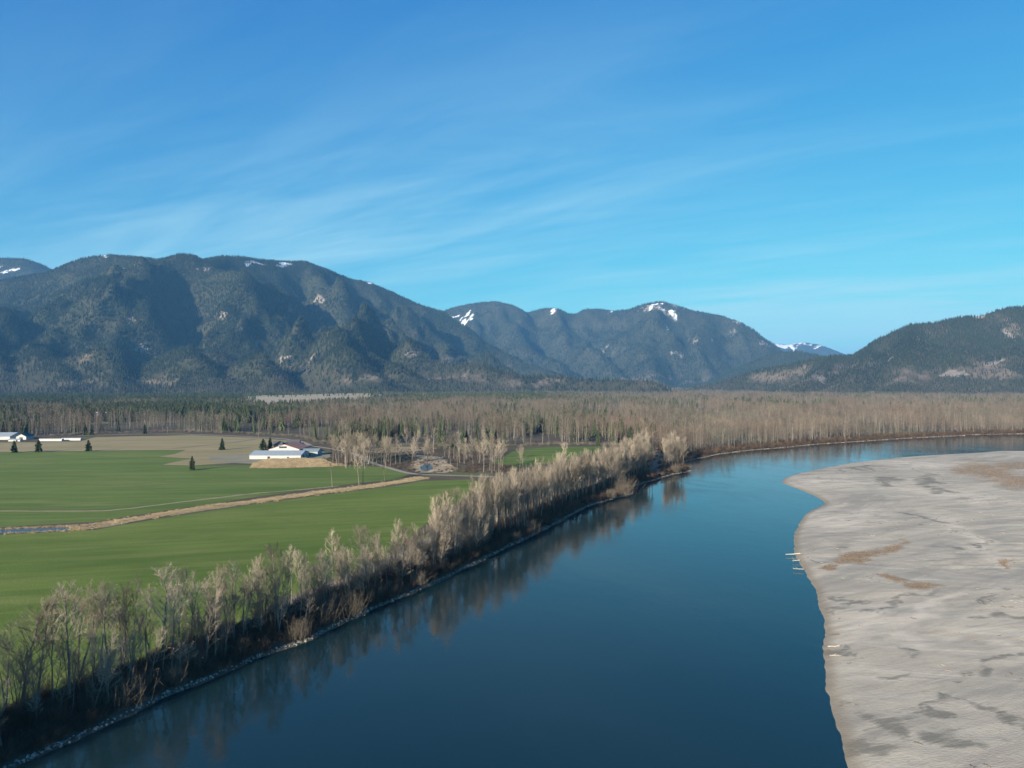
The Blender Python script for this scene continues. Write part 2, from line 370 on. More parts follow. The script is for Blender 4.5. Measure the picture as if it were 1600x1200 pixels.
c = t.mix(t.math('MULTIPLY', t.noise(0.05, (0.3, 2.4, 1), 0.35, det=10, rough=0.7, lo=0.46, hi=0.62, dist=1.8), 0.8), c, (0.32, 0.275, 0.22))
c = t.mix(t.math('MULTIPLY', t.noise(0.03, (0.35, 2.0, 1), -0.2, det=10, rough=0.68, lo=0.52, hi=0.66, dist=3.0), 0.75), c, (0.585, 0.51, 0.395))
c = t.mix(t.math('MULTIPLY', t.noise(0.009, (0.5, 1.6, 1), 0.5, det=10, rough=0.66, lo=0.48, hi=0.60, dist=3.2), 0.75), c, (0.272, 0.246, 0.198))
c = t.mix(t.math('MULTIPLY', t.noise(0.7, (0.6, 1.5, 1), 0.3, det=9, rough=0.8, lo=0.45, hi=0.75), 0.45), c, (0.28, 0.24, 0.19))
c = t.mix(t.math('MULTIPLY', t.at('pale'), t.noise(0.12, (0.5, 1.6, 1), 0.3, det=7, lo=0.35, hi=0.6, dist=0.8)), c, (0.58, 0.495, 0.38))
grit = t.noise(0.30, (0.5, 2.2, 1), 0.25, det=9, rough=0.68, lo=0.25, hi=0.75, dist=1.0)
coarse = t.noise(0.07, (0.5, 2.4, 1), 0.25, det=6, rough=0.6, lo=0.3, hi=0.7, dist=1.0)
wetm = t.rng(t.math('ADD', t.at('wet'), t.math('ADD', t.math('MULTIPLY', grit, 0.75), t.math('MULTIPLY', coarse, 0.55))), 1.15, 1.60, 0, 0.78)
c = t.mix(wetm, c, (0.155, 0.143, 0.112))
weedm = t.rng(t.math('ADD', t.at('weed'), t.math('ADD', t.math('MULTIPLY', grit, 1.0), t.math('MULTIPLY', coarse, 0.5))), 1.0, 1.6, 0, 0.8)
c = t.mix(weedm, c, (0.215, 0.168, 0.118))
c = t.mix(t.math('MULTIPLY', t.at('edge'), 0.75), c, (0.20, 0.165, 0.115))
t.col(c).bump(t.noise(1.6, (0.6, 1.5, 1), 0.3, det=7), 0.3, 0.2)
tag(link('sand_bar', sm, t.m), 'pale grey sand bar with damp dark patches beside the river', kind='structure')

def poly_sheet(name, pts, z, m, label, seg=8.0, rough=0.0, seed=1):
    """flat ground cover with an uneven outline"""
    pts = np.asarray(pts); out = []
    for a, b in zip(pts, np.roll(pts, -1, 0)):
        n = max(1, int(np.linalg.norm(b - a) / seg))
        for k in range(n): out.append(a + (b - a) * k / n)
    o = np.array(out)
    if rough:
        o = o + rough * 2 * (np.stack([fbm(o[:, 0] * 0.12, o[:, 1] * 0.12, seed, 3), fbm(o[:, 0] * 0.12, o[:, 1] * 0.12, seed + 50, 3)], -1) - 0.5)
    import bmesh
    bm = bmesh.new(); vs = [bm.verts.new((x, y, z)) for x, y in o]; fc = bm.faces.new(vs)
    bmesh.ops.triangulate(bm, faces=[fc]); bmesh.ops.recalc_face_normals(bm, faces=bm.faces)
    me = bpy.data.meshes.new(name); bm.to_mesh(me); bm.free()
    if len(me.polygons) and me.polygons[0].normal.z < 0: me.flip_normals()
    return tag(link(name, me, m), label, kind='structure')
def strip(name, pl, width, z, m, label, step=4.0, rough=0.5, seed=3, kind='structure'):
    pl = smooth_line(pl, step); d = np.gradient(pl, axis=0); d /= np.linalg.norm(d, axis=1)[:, None]
    nrm = np.stack([-d[:, 1], d[:, 0]], -1); s = np.arange(len(pl)) * 0.35
    wa = width / 2 + rough * 2 * (fbm(s, s * 0 + 3, seed, 3) - 0.5); wb = width / 2 + rough * 2 * (fbm(s, s * 0 + 9, seed + 7, 3) - 0.5)
    L, R = pl + nrm * wa[:, None], pl - nrm * wb[:, None]
    V = np.concatenate([np.c_[L, np.full(len(L), z)], np.c_[R, np.full(len(R), z)]]); n = len(pl); i = np.arange(n - 1)
    me = mesh_np(name, V, [np.stack([n + i, n + i + 1, i + 1, i], 1)])
    return tag(link(name, me, m), label, kind=kind)

def field_mat(name, a, b, c3, rot=0.25, sc=0.012):
    t = MT(name, 0.9, 0.15)
    c = t.mix(t.noise(sc, (0.35, 1.5, 1), rot, det=5, lo=0.34, hi=0.66, dist=0.5), a, b)
    c = t.mix(t.noise(sc * 3.2, (0.3, 1.8, 1), rot, det=6, lo=0.5, hi=0.78), c, c3)
    c = t.mix(t.math('MULTIPLY', t.noise(0.9, det=6, lo=0.35, hi=0.65), 0.4), c, a)
    c = t.mix(t.math('MULTIPLY', t.noise(0.05, (0.5, 1.4, 1), rot, det=9, rough=0.7, lo=0.46, hi=0.74, dist=1.2), 0.55), c, tuple(v * 0.72 for v in a))
    c = t.mix(t.math('MULTIPLY', t.noise(0.16, (0.08, 1.0, 1), rot, det=3, lo=0.52, hi=0.66), 0.30), c, tuple(v * 1.25 for v in b))
    return t.col(c).bump(t.noise(1.2, det=6), 0.3, 0.2).m
m_green = field_mat('pasture_grass', (0.080, 0.124, 0.018), (0.142, 0.178, 0.036), (0.190, 0.200, 0.056))
m_green2 = field_mat('far_pasture_grass', (0.080, 0.126, 0.022), (0.142, 0.178, 0.042), (0.190, 0.198, 0.064), 0.1)
m_tan = field_mat('stubble', (0.25, 0.205, 0.095), (0.33, 0.255, 0.145), (0.185, 0.185, 0.075), 0.15, 0.01)
m_pale = plain('bare_field', (0.28, 0.225, 0.145), (0.42, 0.345, 0.23), 0.02)
m_gravel = plain('gravel_road', (0.235, 0.20, 0.155), (0.33, 0.285, 0.225), 0.5)
m_rough = plain('rough_grass', (0.22, 0.19, 0.10), (0.32, 0.25, 0.15), 0.25)
m_marsh = plain('marsh_grass', (0.20, 0.16, 0.105), (0.42, 0.33, 0.22), 0.08)
m_verge = plain('dyke_grass', (0.13, 0.15, 0.05), (0.22, 0.19, 0.09), 0.2)

FZ = LANDZ + 0.06
edgepts = [(770, 757), (690, 800), (628, 850), (582, 885), (480, 930), (380, 978), (225, 1040), (65, 1112), (-190, 1235)]
F1 = plane([(-700, 880), (-300, 853), (0, 836), (150, 828), (240, 812), (350, 795), (480, 777), (600, 762), (660, 752), (735, 749)] + edgepts, LANDZ)
poly_sheet('field', F1, FZ, m_green, 'wide green pasture between the ditch and the riverside trees', 6, 0.8, 11)
F2 = plane([(-700, 712), (-300, 709), (0, 707), (180, 704.5), (290, 703.5), (270, 710), (245, 714), (300, 717), (272, 722), (250, 727), (300, 728), (390, 727), (420, 732), (500, 729.5), (560, 727), (600, 730),
            (640, 741), (620, 749), (560, 755), (480, 765), (350, 784), (230, 802), (150, 815), (0, 824), (-300, 840), (-700, 862)], LANDZ)
poly_sheet('field', F2, FZ, m_green2, 'green pasture beyond the ditch with a lone conifer', 6, 0.8, 12)
F3 = plane([(-700, 700), (-100, 692), (60, 691), (125, 689.5), (150, 683), (300, 680), (400, 684), (470, 690), (440, 697), (400, 706), (385, 722), (300, 727.5), (252, 726.5), (274, 721.5), (302, 716.7), (247, 713.7), (272, 709.5), (291, 703),
            (180, 704), (0, 706.4), (-700, 711)], LANDZ)
poly_sheet('field', F3, FZ + 0.0, m_tan, 'tan stubble field below the far tree line', 6, 0.8, 13)
F4 = plane([(770, 724), (800, 706), (850, 699), (942, 697.5), (937, 706), (905, 716), (860, 724), (810, 730)], LANDZ)
poly_sheet('field', F4, FZ, m_green, 'small green clearing enclosed by bare woods', 5, 1.0, 14)
F5 = plane([(380, 622.5), (470, 617.5), (560, 614.5), (600, 614), (585, 618), (520, 622), (450, 625.5), (395, 626.5)], LANDZ)
for i in range(3): pass
poly_sheet('field', plane([(640, 730), (652, 711), (692, 714), (714, 734), (690, 739), (655, 738.5)], LANDZ), FZ, m_marsh, 'straw coloured marsh around the small pond', 4, 7, 15)
poly_sheet('field', plane([(560, 706), (590, 700), (640, 698), (690, 700), (660, 704), (600, 708)], LANDZ), FZ, m_rough, 'rough tan meadow at the edge of the woods', 4, 1.5, 16)
poly_sheet('field', plane([(325, 712), (392, 709), (500, 704), (520, 712), (500, 722), (470, 728), (330, 722)], LANDZ), FZ + 0.05, plain('yard', (0.19, 0.17, 0.105), (0.26, 0.23, 0.15), 0.05), 'grey farmyard around the long white barn', 4, 1.2, 17)
strip('path', plane([(410, 970), (430, 955), (472, 933), (510, 917), (532, 909), (560, 897), (600, 880), (650, 856), (700, 824), (745, 795), (785, 765), (800, 747)], LANDZ), 9.5, FZ + 0.05, m_verge, 'grassy verge of the dyke lane', 4, 1.0)
strip('road', plane([(415, 966), (430, 955), (472, 933), (510, 917), (532, 909), (560, 897), (600, 880), (650, 856), (700, 824), (745, 795), (785, 765), (800, 747)], LANDZ), 4.2, FZ + 0.12, m_gravel, 'pale gravel lane running behind the riverbank trees', 4, 0.3)
strip('road', plane([(487, 697), (520, 702), (555, 710), (578, 722), (610, 732), (645, 740.5), (700, 743), (760, 745), (815, 748)], LANDZ), 5.0, FZ + 0.13, m_gravel, 'gravel road curving from the farm past the pond', 4, 0.3)
strip('road', plane([(120, 680.5), (250, 678.2), (330, 680), (400, 683), (460, 688), (487, 697)], LANDZ), 6.0, FZ + 0.11, m_gravel, 'pale road along the far tree line', 6, 0.4)
strip('path', plane([(-300, 803), (0, 799), (140, 799), (190, 796), (240, 790), (340, 778), (400, 771), (475, 765), (530, 759.5)], LANDZ), 3.2, FZ + 0.05, m_rough, 'thin line of dry grass across the pasture', 3, 1.4)
strip('path', plane([(270, 701), (310, 697), (360, 692), (400, 686)], LANDZ), 5, FZ + 0.07, plain('track', (0.13, 0.12, 0.08), (0.18, 0.16, 0.1)), 'dark farm track across the stubble', 5, 0.5)
DITCH = plane([(110, 826), (150, 822), (230, 808.5), (350, 790.5), (480, 772), (600, 757), (662, 746.5)], LANDZ)
strip('path', DITCH, 12, FZ + 0.06, m_rough, 'dry grass along the overgrown ditch', 3, 2.5)
t = MT('ditch_water', 0.08, 0.5); t.col((0.012, 0.016, 0.022)).bump(t.noise(1.0), 0.1, 0.3); m_dwater = t.m
strip('ditch_water', plane([(-300, 848), (-100, 838), (0, 831), (60, 828.5), (100, 827), (150, 824)], LANDZ), 10.5, FZ + 0.09, m_dwater, 'dark still water in the field ditch', 3, 1.2)
poly_sheet('pond', plane([(656, 730), (664, 725), (674, 725), (677, 733), (668, 736.5), (659, 736)], LANDZ), FZ + 0.09, m_dwater, 'small pond among bare trees by the gravel road', 3, 1.0, 18)

# ------------------------------------------------------------------ mountains
def ridge_field(X, Y, ridges, k, rnd=45.0):
    h = np.full(X.shape, -1e9); dm = np.full(X.shape, 1e9)
    for ri, (pl, main) in enumerate(ridges):
        pts = [Q(*p) for p in pl]
        for a, b in zip(pts[:-1], pts[1:]):
            ex, ey = b[0] - a[0], b[1] - a[1]; L = ex * ex + ey * ey + 1e-6
            tt = np.clip(((X - a[0]) * ex + (Y - a[1]) * ey) / L, 0, 1)
            d = np.hypot(X - a[0] - tt * ex, Y - a[1] - tt * ey)
            z = a[2] + tt * (b[2] - a[2]) - 14
            h = np.maximum(h, z - k * (np.sqrt(d * d + rnd * rnd) - rnd))
            if main: dm = np.minimum(dm, d)
    return h, dm
def mountain(name, label, ridges, k, ext, step, seed, amp, snow=(), rock=(), clear=(), soft=45.0, mat=None):
    x = np.arange(ext[0], ext[1], step); y = np.arange(ext[2], ext[3], step); X, Y = np.meshgrid(x, y)
    wxx = X + 320 * (fbm(X / 900, Y / 900, seed + 70, 3) - 0.5); wyy = Y + 320 * (fbm(X / 900, Y / 900, seed + 80, 3) - 0.5)
    h, dm = ridge_field(wxx * 0.6 + X * 0.4, wyy * 0.6 + Y * 0.4, ridges, k); h0, dm = ridge_field(X, Y, ridges, k)
    f = 1 - np.exp(-(dm / 420) ** 1.4); h = h0 * (1 - f) + h * f
    sc = np.clip(h / 500, 0, 1.2)
    h = h + f * sc * amp * 1.5 * (fbm(wxx / 430, wyy / 1700, seed + 21, 4, True) - 0.68)
    h = h + f * sc * amp * ((fbm(wxx / 760, wyy / 760, seed, 5, True) - 0.66) * 3.2 + (fbm(X / 170, Y / 170, seed + 9, 3) - 0.5) * 0.6)
    Z = np.where(h > 300, h, soft * np.log1p(np.exp(np.clip(h, -900, 300) / soft)))
    V = np.stack([X, Y, Z], -1).reshape(-1, 3); me = mesh_np(name, V, [grid_faces(len(x), len(y))]); smooth(me)
    q = px_of(V); wq = np.stack([(fbm(V[:, 0] / 160, V[:, 1] / 160, seed + 3, 4) - 0.5) * 26, (fbm(V[:, 0] / 160, V[:, 1] / 160, seed + 4, 4) - 0.5) * 18], -1); q = q + wq
    def mk(lst):
        m = np.zeros(len(V))
        for (a, b, rx, ry, *s) in lst:
            s = s[0] if s else 0; r = np.hypot((q[:, 0] - a) / (rx * 1.15), (q[:, 1] - b - s * (q[:, 0] - a)) / ry); m = np.maximum(m, 1 - sstep(0.55, 1.3, r))
        return m * (1.0 if lst is snow else sstep(.34, .58, fbm(V[:, 0] / 110, V[:, 1] / 110, seed + 33, 4)))
    A = {'snow': mk(snow), 'rock': mk(rock), 'clear': mk(clear)}
    for n, v in A.items(): attr(me, n, v)
    o = tag(link(name, me, mat), label, kind='structure')
    return dict(x0=ext[0], y0=ext[2], step=step, nx=len(x), ny=len(y), Z=Z, A={n: v.reshape(Z.shape) for n, v in A.items()}, ext=ext)
t = MT('mountain_ground', 0.95, 0.1)
c = t.mix(t.noise(0.006, det=7), (0.028, 0.034, 0.020), (0.055, 0.052, 0.033))
c = t.mix(t.at('clear'), c, t.mix(t.noise(0.02, det=6), (0.10, 0.082, 0.06), (0.19, 0.15, 0.115)))
rk = t.rng(t.math('ADD', t.at('rock'), t.noise(0.02, det=7)), 1.0, 1.4); c = t.mix(rk, c, (0.25, 0.215, 0.175))
sw = t.rng(t.math('ADD', t.at('snow'), t.math('MULTIPLY', t.noise(0.014, det=9, rough=0.75), 1.25)), 1.22, 1.50); c = t.mix(sw, c, (0.74, 0.76, 0.79))
t.col(c).bump(t.noise(0.03, det=6), 0.6, 12.0); m_mount = t.m

LEFT = [([(-420, 450, 6500), (-200, 440, 6500), (0, 436, 6500), (75, 424, 6500), (130, 402, 6500), (165, 396, 6500), (210, 399, 6400), (250, 404, 6300), (272, 399, 6150), (285, 394, 6100), (300, 396, 6120), (315, 404, 6200), (350, 398, 6600), (375, 399, 6750), (400, 403, 6900), (440, 407, 7200), (475, 406, 7400),
          (510, 420, 7600), (545, 433, 7800), (577, 439, 7900), (610, 453, 8000), (650, 472, 8100), (690, 485, 8200), (720, 505, 8100), (760, 535, 8000), (810, 562, 7800), (870, 582, 7500)], 1),
        ([(285, 394, 6100), (230, 412, 5700), (200, 425, 5500), (150, 450, 5200), (100, 480, 4900), (75, 520, 4500), (72, 572, 4000)], 0),
        ([(285, 396, 6100), (250, 420, 5600), (228, 440, 5200), (262, 480, 4800), (296, 530, 4400), (330, 580, 3950)], 0),
        ([(228, 440, 5200), (190, 490, 4700), (170, 540, 4300), (180, 588, 3900)], 0),
        ([(315, 404, 6200), (370, 430, 5800), (420, 452, 5400), (470, 485, 5000), (510, 515, 4700), (560, 560, 4300), (590, 590, 4000)], 0),
        ([(370, 430, 5800), (375, 480, 5000), (390, 530, 4500), (420, 580, 4000)], 0),
        ([(400, 425, 6500), (450, 449, 6100), (487, 462, 5900), (534, 485, 5600), (574, 501, 5400), (619, 524, 5100), (660, 545, 4900), (720, 565, 4700), (800, 584, 4500)], 0),
        ([(534, 485, 5600), (560, 530, 4900), (620, 572, 4400)], 0),
        ([(577, 439, 7900), (620, 480, 7400), (680, 518, 6900), (740, 550, 6500), (820, 574, 6200), (900, 588, 5600)], 0),
        ([(475, 407, 7400), (520, 450, 6800), (580, 490, 6300)], 0),
        ([(-200, 440, 5400), (-60, 462, 5100), (0, 478, 4900), (40, 520, 4500), (85, 560, 4200), (125, 590, 3850)], 0),
        ([(0, 478, 4900), (-20, 530, 4400), (20, 585, 3900)], 0),
        ([(600, 594, 4300), (760, 590, 4400), (880, 587, 4600), (960, 591, 4500), (1030, 597, 4300)], 0)]
left = mountain('mountain', 'broad forested mountain with snow flecks on its crest', LEFT, 0.92, (-5200, 1300, 2900, 9200), 34, 3, 185,
                snow=[(160, 399, 6, 3), (190, 421, 14, 3.5, -.7), (250, 403, 8, 2.5), (383, 414, 7, 7), (406, 407, 11, 4, .2), (445, 416, 12, 5), (577, 443, 6, 4), (535, 470, 4, 2)],
                rock=[(345, 495, 12, 7), (318, 420, 10, 5), (375, 512, 8, 5), (395, 530, 10, 6), (350, 535, 16, 8), (445, 560, 14, 8), (490, 562, 8, 5), (205, 500, 12, 5), (220, 548, 10, 6), (86, 535, 8, 8), (500, 470, 8, 5), (460, 490, 7, 4), (640, 548, 12, 3), (680, 552, 10, 3)],
                clear=[(110, 600, 50, 6), (340, 592, 14, 8), (220, 540, 18, 6), (140, 555, 12, 8), (240, 600, 60, 5), (650, 550, 22, 4), (700, 562, 24, 5), (480, 580, 40, 6), (580, 590, 50, 5), (700, 592, 60, 6), (850, 596, 60, 6)], mat=m_mount)
back = mountain('mountain', 'distant snow streaked peak at the left edge', [([(-250, 415, 9500), (-100, 404, 9500), (0, 402, 9500), (40, 403, 9500), (58, 410, 9500), (78, 424, 9500), (120, 450, 9300)], 1), ([(0, 402, 9500), (-20, 450, 8700)], 0)], 0.6,
                (-10500, -4700, 8000, 10800), 60, 5, 60, snow=[(12, 423, 17, 2.6, .35), (0, 426, 4, 2)], mat=m_mount)
CENT = [([(600, 510, 11800), (660, 496, 11600), (695, 484, 11500), (720, 476, 11300), (750, 471, 11100), (775, 469, 11000), (800, 475, 11000), (822, 487, 11200), (845, 481, 11200), (868, 480, 11000), (885, 488, 11200), (905, 489, 11200), (915, 482, 11000), (935, 481, 11000), (960, 484, 11000),
          (985, 482, 10800), (1010, 473, 10500), (1033, 469, 10300), (1060, 477, 10300), (1085, 485, 10200), (1125, 491, 10200), (1150, 499, 10000), (1168, 510, 9900), (1178, 522, 9850), (1200, 532, 9800), (1212, 545, 9700), (1240, 565, 9600), (1290, 592, 9500)], 1),
        ([(775, 469, 11000), (800, 505, 10200), (840, 545, 9300), (890, 578, 8500), (930, 592, 8000)], 0), ([(720, 476, 11300), (735, 510, 10400), (760, 545, 9600)], 0),
        ([(868, 480, 11000), (885, 520, 10100), (930, 560, 9200), (970, 588, 8500)], 0), ([(960, 484, 11000), (965, 525, 10000), (985, 560, 9200)], 0),
        ([(1033, 469, 10300), (1015, 510, 9500), (1010, 550, 8900), (1020, 585, 8300)], 0), ([(1085, 485, 10200), (1095, 525, 9500), (1085, 565, 8900), (1070, 592, 8400)], 0),
        ([(1150, 499, 10000), (1160, 545, 9300), (1150, 585, 8700)], 0)]
cent = mountain('mountain', 'hazy blue mountain range with a snow capped summit', CENT, 0.95, (-2200, 5200, 7600, 12800), 55, 7, 190,
                snow=[(714, 499, 14, 3, -.1), (731, 494, 4, 8), (725, 510, 10, 2, .5), (1030, 475, 18, 3.5), (1018, 482, 8, 3, .3), (1046, 486, 9, 4, .3), (1052, 494, 5, 4), (1046, 506, 3.5, 8), (1030, 484, 8, 3), (866, 486, 7, 5), (960, 488, 5, 3)],
                rock=[(1035, 480, 34, 12), (866, 486, 10, 8), (1105, 525, 18, 7), (1150, 525, 8, 9), (1085, 530, 6, 6), (1198, 538, 10, 7), (955, 545, 14, 6), (1160, 503, 14, 5), (1150, 564, 10, 4), (1050, 555, 20, 6)],
                clear=[(1080, 592, 40, 7), (1000, 592, 40, 5), (960, 545, 16, 6)], mat=m_mount)
farr = mountain('mountain', 'far pale snowy ridge in the gap of the valley', [([(1100, 560, 18500), (1160, 542, 18200), (1205, 535, 18000), (1230, 538, 18000), (1255, 533.5, 18000), (1278, 537, 17800), (1300, 546, 17500), (1330, 560, 17000), (1400, 580, 16500)], 1), ([(1255, 534, 18000), (1270, 560, 16500), (1280, 590, 15500)], 0)], 0.5,
                (4300, 11500, 14500, 20500), 90, 9, 80, snow=[(1222, 542, 20, 4), (1252, 536, 22, 4), (1285, 543, 14, 3)], mat=m_mount)
midr = mountain('hill', 'low dark blue hill in the valley gap', [([(1150, 585, 8200), (1185, 562, 8000), (1215, 549, 8000), (1245, 547, 7900), (1275, 553, 7800), (1310, 568, 7600), (1360, 590, 7400)], 1)], 0.5, (1900, 5200, 6600, 9000), 45, 15, 50, mat=m_mount)
RIGHT = [([(1090, 605, 5500), (1125, 598, 5400), (1150, 588, 5300), (1180, 577, 5200), (1210, 571, 5100), (1250, 563, 5000), (1280, 556, 4950), (1300, 553, 4900), (1330, 553, 4950), (1345, 547, 5000), (1365, 536, 5000), (1382, 523, 5000), (1400, 514, 5000), (1425, 504, 5000), (1460, 502, 5000), (1480, 497, 5000), (1500, 493, 5000), (1530, 491, 5000),
           (1550, 485, 5000), (1575, 478, 5000), (1600, 477, 5000), (1650, 474, 5000), (1800, 466, 5000), (2000, 472, 5000), (2300, 490, 5000), (2700, 560, 5000)], 1),
         ([(1300, 553, 4900), (1275, 580, 4500), (1250, 600, 4150)], 0), ([(1365, 536, 5000), (1340, 565, 4500), (1325, 595, 4050)], 0), ([(1425, 504, 5000), (1410, 540, 4500), (1400, 575, 4150), (1395, 600, 3900)], 0),
         ([(1500, 493, 5000), (1495, 530, 4500), (1480, 570, 4100), (1478, 600, 3850)], 0), ([(1590, 477, 5000), (1575, 520, 4500), (1560, 565, 4050), (1555, 600, 3800)], 0), ([(1700, 472, 5000), (1690, 520, 4400), (1680, 580, 3900)], 0), ([(1850, 468, 5000), (1850, 540, 4300)], 0)]
right = mountain('hill', 'wooded hill with tan clearings on the far side of the river', RIGHT, 0.85, (1000, 9000, 3500, 6600), 32, 11, 100,
                 rock=[(1478, 583, 40, 8), (1470, 580, 22, 6), (1385, 560, 14, 4), (1530, 492, 16, 5), (1572, 520, 14, 6, .6), (1555, 565, 20, 6), (1285, 590, 5, 10), (1360, 610, 10, 3), (1258, 590, 6, 3)],
                 clear=[(1460, 522, 26, 9, -.1), (1470, 582, 40, 9), (1560, 580, 50, 22), (1370, 560, 24, 8, -.5), (1320, 572, 30, 8, -.6), (1260, 585, 40, 10), (1580, 510, 22, 10, .7), (1430, 585, 24, 10), (1400, 590, 14, 10), (1200, 590, 40, 8)], mat=m_mount)

# ------------------------------------------------------------------ plants: prototype shapes
def unit(v): return v / (np.linalg.norm(v) + 1e-9)
def bare_tree(seed, H=24.0, crown0=0.38, spread=0.20, stems=1, nl=20):
    """trunk mesh and crown mesh of a leafless broadleaf tree"""
    r = np.random.default_rng(seed); T, C = MB(), MB()
    for s in range(stems):
        a = r.uniform(0, 6.28); lean = 0.03 + (0.10 if stems > 1 else 0.02) * r.uniform(0.5, 1)
        k = 9; zz = np.linspace(0, 1, k); hs = H * (1.0 if s == 0 else r.uniform(0.78, 0.95))
        wob = np.cumsum(r.normal(0, 0.010, (k, 2)), 0) * hs; wob -= wob[0]
        pts = np.c_[np.cos(a) * lean * hs * zz ** 1.2 + wob[:, 0] * zz, np.sin(a) * lean * hs * zz ** 1.2 + wob[:, 1] * zz, hs * 0.95 * zz]
        r0 = 0.0105 * hs * (1.0 if stems == 1 else 0.8); rad = r0 * (1 - zz) ** 0.8 + 0.03; rad[0] *= 1.35
        T.tube(pts, rad, 7)
        for i in range(nl):
            f = crown0 + (0.97 - crown0) * ((i + r.uniform(0, 1)) / nl) ** 0.9
            j = f * (k - 1); b = int(min(j, k - 2)); p = pts[b] + (pts[b + 1] - pts[b]) * (j - b)
            az = i * 2.4 + r.uniform(-0.6, 0.6); up = math.radians(r.uniform(24, 52) + 20 * f)
            u = (f - crown0) / (1 - crown0); Lb = hs * spread * (1.35 - 0.85 * u ** 1.6) * r.uniform(0.7, 1.25)
            if r.uniform() < 0.12: Lb *= 0.5
            d = np.array([math.cos(az) * math.cos(up), math.sin(az) * math.cos(up), math.sin(up)])
            q = [p]; dd = d.copy()
            for _ in range(4):
                dd = unit(dd + np.array([0, 0, 0.10]) + r.normal(0, 0.10, 3)); q.append(q[-1] + dd * Lb / 4)
            q = np.array(q); rb = min(0.34 * rad[b], 0.020 * Lb + 0.02)
            C.tube(q, rb * np.array([1, .8, .6, .42, .22]) + 0.008, 4, False)
            for m in range(7):
                g = 0.22 + 0.78 * (m + r.uniform(0, 1)) / 7; jj = g * 4; bb = int(min(jj, 3)); p2 = q[bb] + (q[bb + 1] - q[bb]) * (jj - bb)
                d2 = unit(unit(q[bb + 1] - q[bb]) + r.normal(0, 0.48, 3) + np.array([0, 0, 0.22])); L2 = Lb * r.uniform(0.26, 0.5) * (1.15 - 0.5 * g)
                mid = p2 + d2 * L2 * 0.5 + r.normal(0, 0.04, 3) * L2; e2 = p2 + d2 * L2 + np.array([0, 0, 0.07 * L2])
                C.tube(np.array([p2, mid, e2]), [0.036, 0.027, 0.014], 3, False)
                for _ in range(5):
                    g3 = r.uniform(0.15, 1.0); p3 = p2 + (e2 - p2) * g3; d3 = unit(d2 + r.normal(0, 0.52, 3) + np.array([0, 0, 0.25])); L3 = r.uniform(0.35, 1.15) * (0.5 + 0.02 * H)
                    C.tube(np.array([p3, p3 + d3 * L3]), [0.018, 0.008], 3, False)
                    for _ in range(2):
                        p4 = p3 + d3 * L3 * r.uniform(0.3, 0.9); d4 = unit(d3 + r.normal(0, 0.5, 3)); C.tube(np.array([p4, p4 + d4 * L3 * 0.6]), [0.013, 0.006], 3, False)
    return T.mesh('trunk'), C.mesh('crown')
def far_bare(seed, H=24.0, dense=1.0):
    """lighter leafless tree for the woods farther off"""
    r = np.random.default_rng(seed); T, C = MB(), MB(); sp = r.uniform(0.17, 0.24) * H
    lean = r.normal(0, 0.025, 2) * H
    T.tube([[0, 0, -0.4], [lean[0] * .4, lean[1] * .4, H * 0.5], [lean[0], lean[1], H * 0.93]], [0.22, 0.15, 0.04], 4, False)
    for i in range(int(17 * dense)):
        f = 0.20 + 0.74 * (i + r.uniform()) / (17 * dense); az = i * 2.4 + r.uniform(-.5, .5); u = (f - .2) / .8
        p = np.array([lean[0] * f, lean[1] * f, H * f]); L = sp * (0.75 + 0.9 * u - 1.15 * u * u) * r.uniform(.7, 1.25); up = math.radians(r.uniform(25, 60))
        d = np.array([math.cos(az) * math.cos(up), math.sin(az) * math.cos(up), math.sin(up)]); e = p + d * L
        C.tube(np.array([p, e]), [0.07, 0.03], 3, False)
        for _ in range(12):
            g = r.uniform(0.25, 1); p2 = p + (e - p) * g; d2 = unit(d + r.normal(0, .6, 3) + np.array([0, 0, .3])); L2 = r.uniform(0.9, 2.4)
            sd_ = unit(np.cross(d2, r.normal(0, 1, 3))) * 0.055
            C.add(np.array([p2 - sd_, p2 + sd_, p2 + d2 * L2]), (), [[0, 1, 2]])
    n1 = sum(len(a) for a in T.Qd); me = None
    nv = T.n; C.V = T.V + C.V; C.Qd = T.Qd + [a + nv for a in C.Qd]; C.T = [a + nv for a in C.T]
    me = C.mesh('tree'); me.materials.append(m_bark_far); me.materials.append(m_twig_far)
    mi = np.ones(len(me.polygons), np.int32); mi[:n1] = 0; me.polygons.foreach_set('material_index', mi); return me
def far_conifer(seed, H=26.0, sides=7, layers=6, wid=0.15, mat=None):
    r = np.random.default_rng(seed); B = MB(); sp = wid * H * r.uniform(.85, 1.15)
    for l in range(layers):
        f0 = 0.06 + 0.9 * l / layers; f1 = min(1.0, f0 + 1.75 / layers + 0.05); rr = sp * (1.05 - f0) ** 0.9
        th = np.arange(sides * 2) * math.pi / sides + r.uniform(0, 6); k = np.where(np.arange(sides * 2) % 2 == 0, 1.0, 0.55) * r.uniform(.75, 1.15, sides * 2)
        V = np.c_[np.cos(th) * rr * k, np.sin(th) * rr * k, H * f0 - rr * 0.22 * k + r.normal(0, .2, sides * 2)]
        V = np.concatenate([V, [[0, 0, H * f1]]]); i = np.arange(sides * 2); B.add(V, (), np.stack([i, (i + 1) % (sides * 2), np.full(sides * 2, sides * 2)], 1))
    me = B.mesh('conifer'); me.materials.append(mat or m_needle_far); return me
